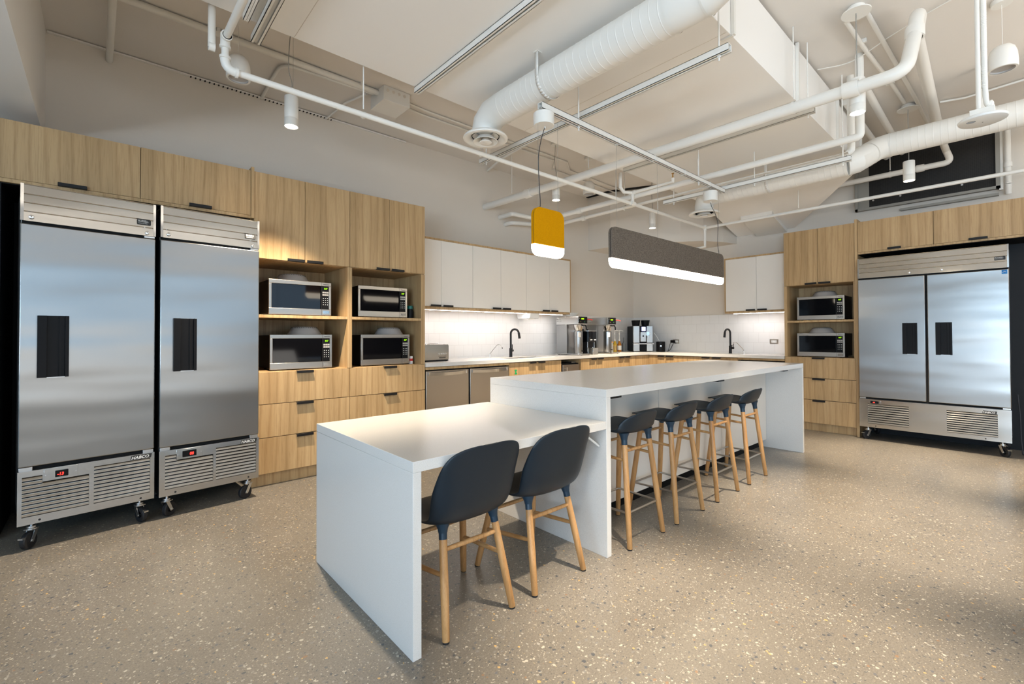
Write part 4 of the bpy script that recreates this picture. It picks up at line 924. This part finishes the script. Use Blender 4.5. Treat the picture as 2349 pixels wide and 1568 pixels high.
# ------------------------------------------------------------------ ducts
bd = thing('rectangular_duct', 'large white boxed air duct running along the ceiling over the island', 'duct', (3.0, 2.03, 3.01))
ya, yb, zb_ = 1.15, 2.905, 3.01
MB().box(-.30, ya, zb_, 6.06, yb, CEIL-.025).build('casing', 'white_paint', bd, .002)
MB().add([(6.06, ya, zb_), (6.06, yb, zb_), (7.198, yb, 2.705), (7.198, 2.126, 2.705), (6.06, ya, CEIL-.01), (6.06, yb, CEIL-.01), (7.198, yb, 3.30), (7.198, 2.126, 3.30)],
    [(0,1,2,3),(4,7,6,5),(0,3,7,4),(1,5,6,2),(0,4,5,1),(3,2,6,7)]).build('tapered_end', 'white_paint', bd, smooth=False)
for x in (2.80, 3.97, 5.10, 6.0): MB().box(x-.012, ya-.022, zb_-.004, x+.012, ya-.001, CEIL-.006).box(x-.010, ya-.010, zb_-.010, x+.010, ya+.06, zb_-.001).build('stiffener', 'white_metal', bd, smooth=False)
MB().add([(6.62, 2.22, 2.81), (6.62, 2.62, 2.81), (7.19, 2.62, 2.66), (7.19, 2.22, 2.66), (6.62, 2.22, 2.86), (6.62, 2.62, 2.86), (7.19, 2.62, 2.71), (7.19, 2.22, 2.71)], [(0,1,2,3),(4,7,6,5),(0,3,7,4),(1,5,6,2),(0,4,5,1),(3,2,6,7)]).build('access_panel', 'white_metal', bd, smooth=False)
for x in (.85, 1.75, 2.75, 3.95, 5.1): MB().box(x-.0012, ya+.01, zb_-.0012, x+.0012, yb-.01, zb_-.0002).build('seam', 'wall', bd, smooth=False)

def ridged(p0, p1, r, step=.05):
    p0 = Vector(p0); p1 = Vector(p1); L = (p1-p0).length; prof = [(0, r)]; s = step*.5
    while s < L-.01: prof += [(s-.006, r), (s-.0015, r), (s, r+.0010), (s+.0015, r), (s+.006, r)]; s += step
    prof.append((L, r)); return MB().rev(prof, p0, p1-p0, 40)
def diffuser(parent, x, y, z, neck):
    MB().rev([(0, .104), (neck, .101)], (x, y, z), n=36, caps=False).build('neck', 'white_metal', parent)
    MB().rev([(.020, .104), (.004, .106), (-.012, .122), (-.020, .140), (-.022, .156), (-.018, .166), (-.010, .168), (.002, .160), (.012, .130), (.020, .106)], (x, y, z), n=56, caps=False).build('outer_ring', 'white_metal', parent)
    MB().rev([(.022, .050), (.004, .056), (-.018, .074), (-.032, .090), (-.036, .094), (-.038, .091), (-.030, .078), (-.014, .058), (.004, .048), (.022, .046)], (x, y, z), n=48, caps=False).build('middle_ring', 'white_metal', parent)
    MB().rev([(.010, .012), (-.012, .020), (-.030, .036), (-.040, .047), (-.044, .046), (-.046, .030), (-.046, .0)], (x, y, z), n=36, caps=False).build('inner_cone', 'white_metal', parent)
    MB().rev([(.0, .1005), (.05, .0995), (.052, .0)], (x, y, z+.0), n=36, caps=False).build('throat', 'dark_void', parent)
    MB().box(x-.002, y-.085, z-.004, x+.002, y+.085, z+.03).box(x-.085, y-.002, z-.004, x+.085, y+.002, z+.03).build('damper_blade', 'zinc', parent, smooth=False)
R1 = .107
d1 = thing('spiral_duct', 'thick white spiral duct crossing under the boxed duct with a round diffuser', 'duct', (2.146, 1.9, 2.859), 'white spiral ducts')
X1, Z1 = 2.146, 2.859
ridged((X1, 1.17, Z1), (X1, 2.50, Z1), R1).build('pipe', 'white_metal', d1)
el = [(X1, 2.50, Z1), (X1, 2.60, Z1-.005), (X1, 2.67, Z1-.05), (X1, 2.69, Z1-.105), (X1, 2.69, Z1-.14)]
MB().tube(el, [R1, R1, R1*.99, R1*.96, R1*.94], 36).build('elbow', 'white_metal', d1)
MB().rev([(0, R1+.003), (.012, R1+.003)], (X1, 2.49, Z1), (0, 1, 0), 40, caps=False).build('joint_ring', 'white_metal', d1)
el2 = [(X1, 1.17, Z1), (X1, 1.00, Z1), (X1+.01, .90, Z1+.05), (X1+.02, .86, Z1+.14), (X1+.02, .86, Z1+.30), (X1+.02, .86, CEIL-.05)]
MB().tube(el2, R1, 36).build('elbow', 'white_metal', d1)
for yy in (1.16, .99): MB().rev([(0, R1+.004), (.010, R1+.004)], (X1, yy, Z1), (0, 1, 0), 40, caps=False).build('joint_ring', 'white_metal', d1)
diffuser(d1, X1, 2.69, 2.712, .03)
def strap(parent, x, y, z, r, ztop, side=-1, w=.028):
    pts = [(x+side*(r+.004), z), ]
    prof = [(x+side*(r+.004)*cos(a), z-(r+.004)*sin(a)) for a in [pi*i/16 for i in range(17)]]
    m = MB(); P = [(x+side*(r+.004), ztop)] + prof + [(x-side*(r+.004), z+.05)]
    for i in range(len(P)-1):
        a, b = P[i], P[i+1]; m.add([(a[0], y, a[1]), (b[0], y, b[1]), (b[0], y+w, b[1]), (a[0], y+w, a[1])], [(0,1,2,3)])
    m.box(x+side*(r+.004)-.01, y-.004, ztop-.003, x+side*(r+.004)+.03, y+w+.004, ztop)
    return m.build('hanger_strap', 'white_metal', parent, solid=.002)
strap(d1, X1, 2.02, Z1, R1, zb_-.001)
d2 = thing('spiral_duct', 'far white spiral duct with an offset bend, passing in front of the black vent', 'duct', (5.3, 1.0, 2.85), 'white spiral ducts')
XA, ZA, XB, ZB = 5.20, 2.812, 5.60, 3.022
ridged((XA, 1.08, ZA), (XA, 2.30, ZA), R1).build('pipe', 'white_metal', d2)
MB().tube([(XA, 1.10, ZA), (XA+.03, 1.03, ZA+.015), (XB-.05, .93, ZB-.025), (XB, .86, ZB), (XB, .82, ZB)], R1, 36).build('offset_bend', 'white_metal', d2)
ridged((XB, -1.6, ZB), (XB, .84, ZB), R1).build('pipe', 'white_metal', d2)
for p, d in (((XA, 1.08, ZA), (0, 1, 0)), ((XB, .83, ZB), (0, 1, 0)), ((XA+.2, .98, (ZA+ZB)/2), (-.9, .25, -.5))): MB().rev([(0, R1+.004), (.010, R1+.004)], p, d, 40, caps=False).build('joint_ring', 'white_metal', d2)
MB().tube([(XA, 2.30, ZA), (XA, 2.40, ZA-.01), (XA, 2.455, ZA-.06), (XA, 2.465, ZA-.11), (XA, 2.465, ZA-.16)], [R1, R1, R1*.98, R1*.95, R1*.93], 36).build('elbow', 'white_metal', d2)
diffuser(d2, XA, 2.465, 2.63, .05)
strap(d2, XA, 1.75, ZA, R1, zb_-.001)
MB().box(XB-.13, .20, 2.99, XB-.10, .235, CEIL).build('hanger_strap', 'white_metal', d2, smooth=False)

# strut channels (U profile)
def strut(label, a, b, z, w=.041, h=.041, axis='y', c=0, rods=(), clips=()):
    r = thing('strut_channel', label, 'strut', ((c, (a+b)/2, z) if axis == 'y' else ((a+b)/2, c, z)), 'white strut channels')
    m = MB(); t_ = .003
    def bx(u0, z0, u1, z1, s0=a, s1=b):
        if axis == 'y': m.box(c+u0, s0, z+z0, c+u1, s1, z+z1)
        else: m.box(s0, c+u0, z+z0, s1, c+u1, z+z1)
    bx(-w/2, 0, -w/2+t_, h); bx(w/2-t_, 0, w/2, h); bx(-w/2, h-t_, w/2, h); bx(-w/2, 0, -w/2+.014, t_); bx(w/2-.014, 0, w/2, t_)
    m.build('channel', 'white_metal', r, smooth=False)
    d = MB()
    if axis == 'y': d.box(c-w/2+.010, a+.002, z+.010, c+w/2-.009, b-.002, z+.012)
    else: d.box(a+.002, c-w/2+.009, z+.010, b-.002, c+w/2-.009, z+.012)
    d.build('slot', 'slot_grey', r, smooth=False)
    for s, zt in rods:
        p = (c, s) if axis == 'y' else (s, c); MB().cyl((p[0], p[1], z-.03), (p[0], p[1], zt), .005, n=10).cyl((p[0], p[1], z-.010), (p[0], p[1], z-.002), .011, n=6).build('rod', 'white_metal', r)
    for s in clips:
        MB().box(*( (c-w/2-.003, s, z-.003, c+w/2+.003, s+.005, z+h+.003) if axis == 'y' else (s, c-w/2-.003, z-.003, s+.005, c+w/2+.003, z+h+.003))).build('clip', 'white_metal', r, smooth=False)
strut('white strut channel holding both felt pendant canopies', 2.07, 4.72, 2.660, c=2.04, axis='x', rods=((2.45, zb_), (4.2, zb_)), clips=(2.9, 3.4, 3.9, 4.4))
strut('long white strut channel under the boxed duct, right behind the thick spiral duct', 1.06, 3.28, 2.775, c=2.56, rods=((1.12, CEIL), (3.2, CEIL)))
strut('white strut channel flush under the boxed duct near the top centre', .75, 2.915, 2.968, c=1.69)
strut('thin white strut channel under the boxed duct beyond the middle large pipe', 1.045, 2.75, 2.905, c=4.03, rods=((1.09, CEIL),))
strut('white strut channel in front of the far spiral duct', .97, 2.72, 2.70, c=4.76, rods=((1.03, CEIL), (2.6, CEIL), (1.75, zb_)))
strut('pair of white strut channels at the top left edge of the boxed duct', 2.05, 2.98, 2.93, c=.66, w=.05); strut('white strut channel beside the sprinkler pipe at the top left', 2.05, 2.83, 2.95, c=.58, w=.03)

# pipes
def pipe(name, label, runs, r, group, m='white_metal', rods=(), couplings=(), cat='pipe'):
    p0 = runs[0][0]; t_ = thing(name, label, cat, p0, group)
    for pts in runs: MB().tube(pts, r, 20).build('pipe_run', m, t_)
    for x, y, z, zt in rods:
        MB().cyl((x, y, z+r+.02), (x, y, zt), .0045, n=8).rev([(-.010, r+.004), (.010, r+.004)], (x, y, z), (0, 1, 0), 20, caps=False).build('hanger', 'white_metal', t_)
    for p, d, L in couplings: MB().rev([(-L/2, r*1.03), (-L/2, r*1.25), (-L/2+.008, r*1.28), (L/2-.008, r*1.28), (L/2, r*1.25), (L/2, r*1.03)], p, d, 20, caps=False).build('coupling', 'white_metal', t_)
    return t_
def bend(p, q, s, rad, n=6):       # rounded corner p -> q -> s
    p, q, s = Vector(p), Vector(q), Vector(s); a = (p-q).normalized(); b = (s-q).normalized(); A = q+a*rad; B = q+b*rad
    return [tuple(A*(1-t_)**2 + q*2*t_*(1-t_) + B*t_**2) for t_ in [i/n for i in range(n+1)]]
sp_ = pipe('sprinkler_pipe', 'long white sprinkler pipe with elbows crossing the whole ceiling to the right edge',
    [[(.516, 1.95, 2.865), (.500, 2.92, 2.865)], [(.500, 2.93, 2.855), (.500, 2.93, 2.73)], [(.53, 2.935, 2.70), (6.23, 2.945, 2.70)], [(6.23, 2.945, 2.70), (6.24, -1.5, 2.70)],
     [(4.45, 2.93, 2.70), (4.45, 2.93, 2.83)], [(4.45, 2.93, 2.82), (4.45, 2.44, 2.82), (4.45, 2.44, 2.86)], [(4.45, 2.93, 2.82), (4.35, 2.98, 2.82), (4.29, 2.98, 2.86), (4.29, 2.98, 3.02)],
     [(6.23, 2.945, 2.70), (6.23, 2.945, 2.44), (6.23, 3.2, 2.42)], [(.44, 2.95, 2.80), (.44, 2.95, 3.44)]], .0185, 'white ceiling pipes',
    rods=((2.3, 2.94, 2.70, CEIL), (1.30, 2.94, 2.70, CEIL), (5.0, 2.94, 2.70, CEIL), (6.24, 1.80, 2.70, 2.95)))
MB().tube(bend((.500, 2.93, 2.80), (.500, 2.935, 2.70), (.62, 2.935, 2.70), .055), .024, 20).rev([(0, .028), (.014, .028)], (.500, 2.93, 2.752), (0, 0, 1), 20).rev([(0, .028), (.014, .028)], (.55, 2.935, 2.70), (1, 0, 0), 20).build('elbow', 'white_metal', sp_)
MB().rev([(-.04, .024), (.04, .024)], (.500, 2.93, 2.85), (0, 0, 1), 20).rev([(0, .028), (.014, .028)], (.500, 2.885, 2.865), (0, 1, 0), 20).rev([(0, .023), (.05, .023)], (.502, 2.885, 2.865), (0, 1, 0), 20).rev([(0, .028), (.012, .028)], (.500, 2.93, 2.812), (0, 0, 1), 20).rev([(0, .022), (.03, .022)], (.455, 2.95, 2.805), (-1, 0, 0), 20).build('tee', 'white_metal', sp_)
for p, d in (((4.45, 2.93, 2.70), (1, 0, 0)), ((4.45, 2.93, 2.82), (0, 1, 0)), ((6.23, 2.945, 2.70), (0, 0, 1))): MB().rev([(-.035, .025), (-.024, .025), (-.022, .0225), (.022, .0225), (.024, .025), (.035, .025)], p, d, 20).build('tee', 'white_metal', sp_)
MB().cyl((4.45, 2.44, 2.86), (4.45, 2.44, 2.885), .008, n=12).cyl((4.45, 2.44, 2.905), (4.45, 2.44, 2.91), .014, n=12).box(4.441, 2.437, 2.88, 4.444, 2.443, 2.905).box(4.456, 2.437, 2.88, 4.459, 2.443, 2.905).build('sprinkler_head', 'brass', sp_)
pipe('drain_pipe', 'thick white pipe from the left wall across the ceiling with a large upward bend', 
    [[(3.765, 4.738, 2.914), (3.755, 2.6, 2.885), (3.740, .62, 2.860)] + bend((3.740, .70, 2.861), (3.740, .48, 2.860), (3.86, .46, 3.05), .10) + [(3.98, .46, 3.20)] + bend((3.98, .46, 3.20), (4.02, .45, 3.36), (4.3, .46, 3.38), .10) + [(4.40, .50, 3.38), (6.55, .58, 3.36)]], .041, 'white ceiling pipes',
    rods=((3.757, 3.0, 2.890, CEIL), (3.763, 4.2, 2.907, CEIL), (3.743, 1.10, 2.866, CEIL)),
    couplings=(((3.76, 3.9, 2.902), (0, 1, 0), .10), ((3.740, .76, 2.862), (0, 1, 0), .09), ((3.98, .46, 3.20), (.2, 0, 1), .08)))
pipe('conduit_pipe', 'white pipe turning from the left wall under the boxed duct, nearer of the pair',
    [[(4.02, 4.738, 2.82)] + bend((4.02, 4.74, 2.82), (4.02, 4.48, 2.82), (4.5, 4.40, 2.80), .04) + bend((4.3, 4.42, 2.80), (4.515, 4.40, 2.80), (4.515, 4.0, 2.80), .04) + [(4.515, .90, 2.80)] + bend((4.515, .95, 2.80), (4.515, .86, 2.80), (4.515, .86, 3.3), .03) + [(4.515, .86, CEIL)]], .030, 'white ceiling pipes',
    rods=((4.515, 2.2, 2.80, zb_), (4.515, 3.2, 2.80, CEIL)), couplings=(((4.515, 3.75, 2.80), (0, 1, 0), .07),))
pipe('conduit_pipe', 'white pipe turning from the left wall under the boxed duct, farther of the pair',
    [[(4.12, 4.738, 2.74)] + bend((4.12, 4.74, 2.74), (4.12, 4.60, 2.74), (4.9, 4.55, 2.78), .04) + bend((4.6, 4.56, 2.77), (4.84, 4.54, 2.80), (4.84, 4.0, 2.80), .04) + [(4.84, 1.0, 2.80)] + bend((4.84, 1.05, 2.80), (4.84, .985, 2.80), (4.84, .985, 3.3), .03) + [(4.84, .985, CEIL)]], .028, 'white ceiling pipes',
    rods=((4.84, 3.3, 2.80, CEIL),), couplings=(((4.84, 3.95, 2.80), (0, 1, 0), .06),))
pipe('vent_pipe', 'white pipe elbowing across the top of the black vent opening', 
    [[(6.66, .585, 3.37), (6.98, .56, 3.25)] + bend((6.98, .56, 3.25), (7.0, .52, 3.12), (7.0, .9, 3.12), .07) + [(7.0, 1.25, 3.12), (7.0, 1.95, 3.12)]], .032, 'white ceiling pipes', rods=((7.0, 1.05, 3.12, 3.40),), couplings=(((7.0, .78, 3.12), (0, 1, 0), .07),))
pipe('wall_pipe', 'short vertical white pipe on the back wall right of the black vent', [[(7.12, .10, 3.455), (7.12, .10, 2.80)], [(7.12, .10, 2.80), (7.15, .10, 2.70)]], .026, 'white ceiling pipes', couplings=(((7.12, .10, 3.0), (0, 0, 1), .05),))
tag(MB().box(7.13, .135, 2.75, 7.16, .165, 3.455).build('wall_channel', 'white_metal', smooth=False), 'slim vertical white channel between the vent frame and the wall pipe', 'channel')
def conduit(label, pts, r=.011, clips=()):
    t_ = thing('conduit', label, 'conduit', pts[0], 'thin ceiling conduits'); MB().tube(pts, r, 12).build('tube', 'white_metal', t_)
    for p in clips: MB().box(p[0]-.012, p[1]-.03, CEIL-.03, p[0]+.012, p[1]+.03, CEIL-.001).build('clamp', 'white_metal', t_, .002)
conduit('white conduit on the ceiling from the bulkhead to the grey junction box, upper of two', [(-.31, 3.90, 3.43), (1.86, 3.90, 3.43)], .024, ((.62, 3.90), (1.70, 3.90)))
conduit('white conduit curving down to the left wall before the junction box', [(1.10, 4.72, 3.44), (1.085, 4.35, 3.44)] + bend((1.085, 4.3, 3.44), (1.08, 3.99, 3.44), (1.6, 3.99, 3.44), .14) + [(1.85, 3.96, 3.44)], .013)
conduit('white pipe crossing the ceiling at the far upper left', [(.032, 4.735, 3.375), (.047, 2.95, 3.375)], .022)
conduit('pair of thin conduits beyond the junction box, the one nearer the wall', [(2.12, 3.98, 3.44), (2.4, 4.02, 3.445), (4.3, 3.98, 3.445), (4.5, 4.2, 3.445), (6.0, 4.25, 3.445)], .009)
conduit('pair of thin conduits beyond the junction box, the one nearer the boxed duct', [(2.12, 3.90, 3.44), (2.4, 3.93, 3.445), (4.45, 3.90, 3.445), (4.7, 4.08, 3.445), (6.0, 4.12, 3.445)], .009)
conduit('thin conduit dropping diagonally to the left wall under the junction box', [(1.80, 4.0, 3.44), (1.72, 4.3, 3.44), (1.70, 4.73, 3.44)], .010)
conduit('thin conduit from the wall towards the boxed duct beside the round diffuser', [(3.80, 4.72, 3.40), (3.68, 4.3, 3.405), (3.60, 3.6, 3.41), (3.60, 2.95, 3.41)], .014)
conduit('thin conduit from the nearest spotlight canopy to the far one, left of two', [(3.90, .82, 3.435), (4.5, .80, 3.435), (5.20, .76, 3.435), (5.72, .745, 3.435)], .015, ((4.3, .80), (5.2, .77)))
conduit('thin conduit from the nearest spotlight canopy to the back wall, right of two', [(3.90, .70, 3.435), (5.75, .66, 3.435), (7.10, .66, 3.435)], .015)
conduit('thick white conduit on the ceiling behind the far spiral duct, left of the two', [(4.85, .92, 3.42), (7.10, .95, 3.38)], .030); conduit('thick white conduit on the ceiling behind the far spiral duct, next to the boxed duct', [(5.2, 1.10, 3.40), (7.10, 1.10, 3.36)], .028)
conduit('thin conduit across the upper right ceiling to the second spotlight canopy', [(5.98, .52, 3.44), (6.05, .35, 3.44), (6.0, -.1, 3.44), (5.9, -1.5, 3.44)], .010)
jb = thing('junction_box', 'white electrical junction box on the ceiling left of the thick spiral duct', 'junction box', (1.99, 3.92, 3.38))
MB().box(1.86, 3.78, 3.33, 2.12, 4.05, CEIL-.002).build('body', 'white_metal', jb, .002)
k = MB()
for i in range(4): k.cyl((1.90+.055*i, 3.780, 3.42), (1.90+.055*i, 3.778, 3.42), .014, n=16)
k.build('knockout', 'wall', jb)
# wire across the right ceiling
tag(MB().tube(catmull([(4.45, 1.13, 3.43), (4.5, .9, 3.42), (4.35, .6, 3.44), (4.2, .2, 3.45), (4.3, -.3, 3.45)], 6), .004, 6).build('ceiling_wire', 'white_metal'), 'thin wire stapled across the ceiling at the upper right', 'wire')

# disc shaped device on a pole
wd = thing('round_ceiling_device', 'round white disc device on a pole hanging at the upper right', 'ceiling device', (3.70, .152, 2.43))
dz = 2.425; dx, dy = 3.70, .145
MB().rev([(-.012, .0), (-.012, .085), (-.006, .100), (.002, .104), (.004, .104), (.012, .096), (.016, .05)], (dx, dy, dz), n=48).build('disc', 'white_plastic', wd)
MB().rev([(-.0135, .0), (-.0135, .018), (-.010, .022)], (dx-.045, dy+.045, dz), n=24, caps=False).build('lens', 'chrome', wd)
MB().cyl((dx, dy, dz-.013), (dx, dy, dz-.0125), .003, n=8).build('indicator', 'dark_ink', wd)
MB().box(dx-.045, dy-.05, dz+.012, dx+.045, dy+.05, dz+.055).build('junction_box', 'white_metal', wd, .002)
MB().cyl((dx-.01, dy+.015, dz+.05), (dx-.01, dy+.015, CEIL), .011, n=16).build('pole', 'white_metal', wd)
fx = [(dx+.01, dy-.030, dz+.05), (dx+.01, dy-.033, dz+.09), (dx-.0, dy-.012, dz+.17), (dx-.0, dy-.010, CEIL)]
pp = []; L = 0; P = catmull(fx, 12)
MB().tube(P, [.0115+.0012*(i % 2) for i in range(len(P))], 14).build('flexible_conduit', 'white_metal', wd); rg = MB(); z = dz+.18
while z < CEIL-.01: rg.rev([(0, .012), (.004, .0135), (.008, .012)], (dx, dy-.010, z), (0, 0, 1), 14, caps=False); z += .0095
rg.build('conduit_ridge', 'white_metal', wd)

# black return-air vent on the back wall
vt = thing('air_vent', 'large black mesh return-air vent with a metal frame on the back wall', 'vent', (7.15, .79, 3.1))
MB().box(7.15, .185, 2.80, 7.16, 1.40, 3.455).build('mesh_panel', 'vent', vt, smooth=False)
f = MB(); f.box(7.12, .155, 2.768, 7.17, .190, 3.458); f.box(7.12, 1.392, 2.768, 7.17, 1.42, 3.458); f.box(7.12, .155, 2.768, 7.17, 1.42, 2.798); f.build('frame', 'mesh_grey', vt, .001)
MB().box(7.142, 1.28, 2.80, 7.149, 1.392, 3.455).build('inner_flange', 'mesh_grey', vt, smooth=False)
sc_ = MB()
for y in (1.24, .98, .45): sc_.cyl((7.149, y, 2.88), (7.143, y, 2.88), .010, n=12)
sc_.build('screw', 'zinc', vt)
tag(box('wall_track', 'mesh_grey', 7.14, .17, 2.70, 7.198, .98, 2.725), 'grey metal track below the black vent just above the overhead cabinets', 'track')
# dark opening between the left wall, ceiling and back bulkhead
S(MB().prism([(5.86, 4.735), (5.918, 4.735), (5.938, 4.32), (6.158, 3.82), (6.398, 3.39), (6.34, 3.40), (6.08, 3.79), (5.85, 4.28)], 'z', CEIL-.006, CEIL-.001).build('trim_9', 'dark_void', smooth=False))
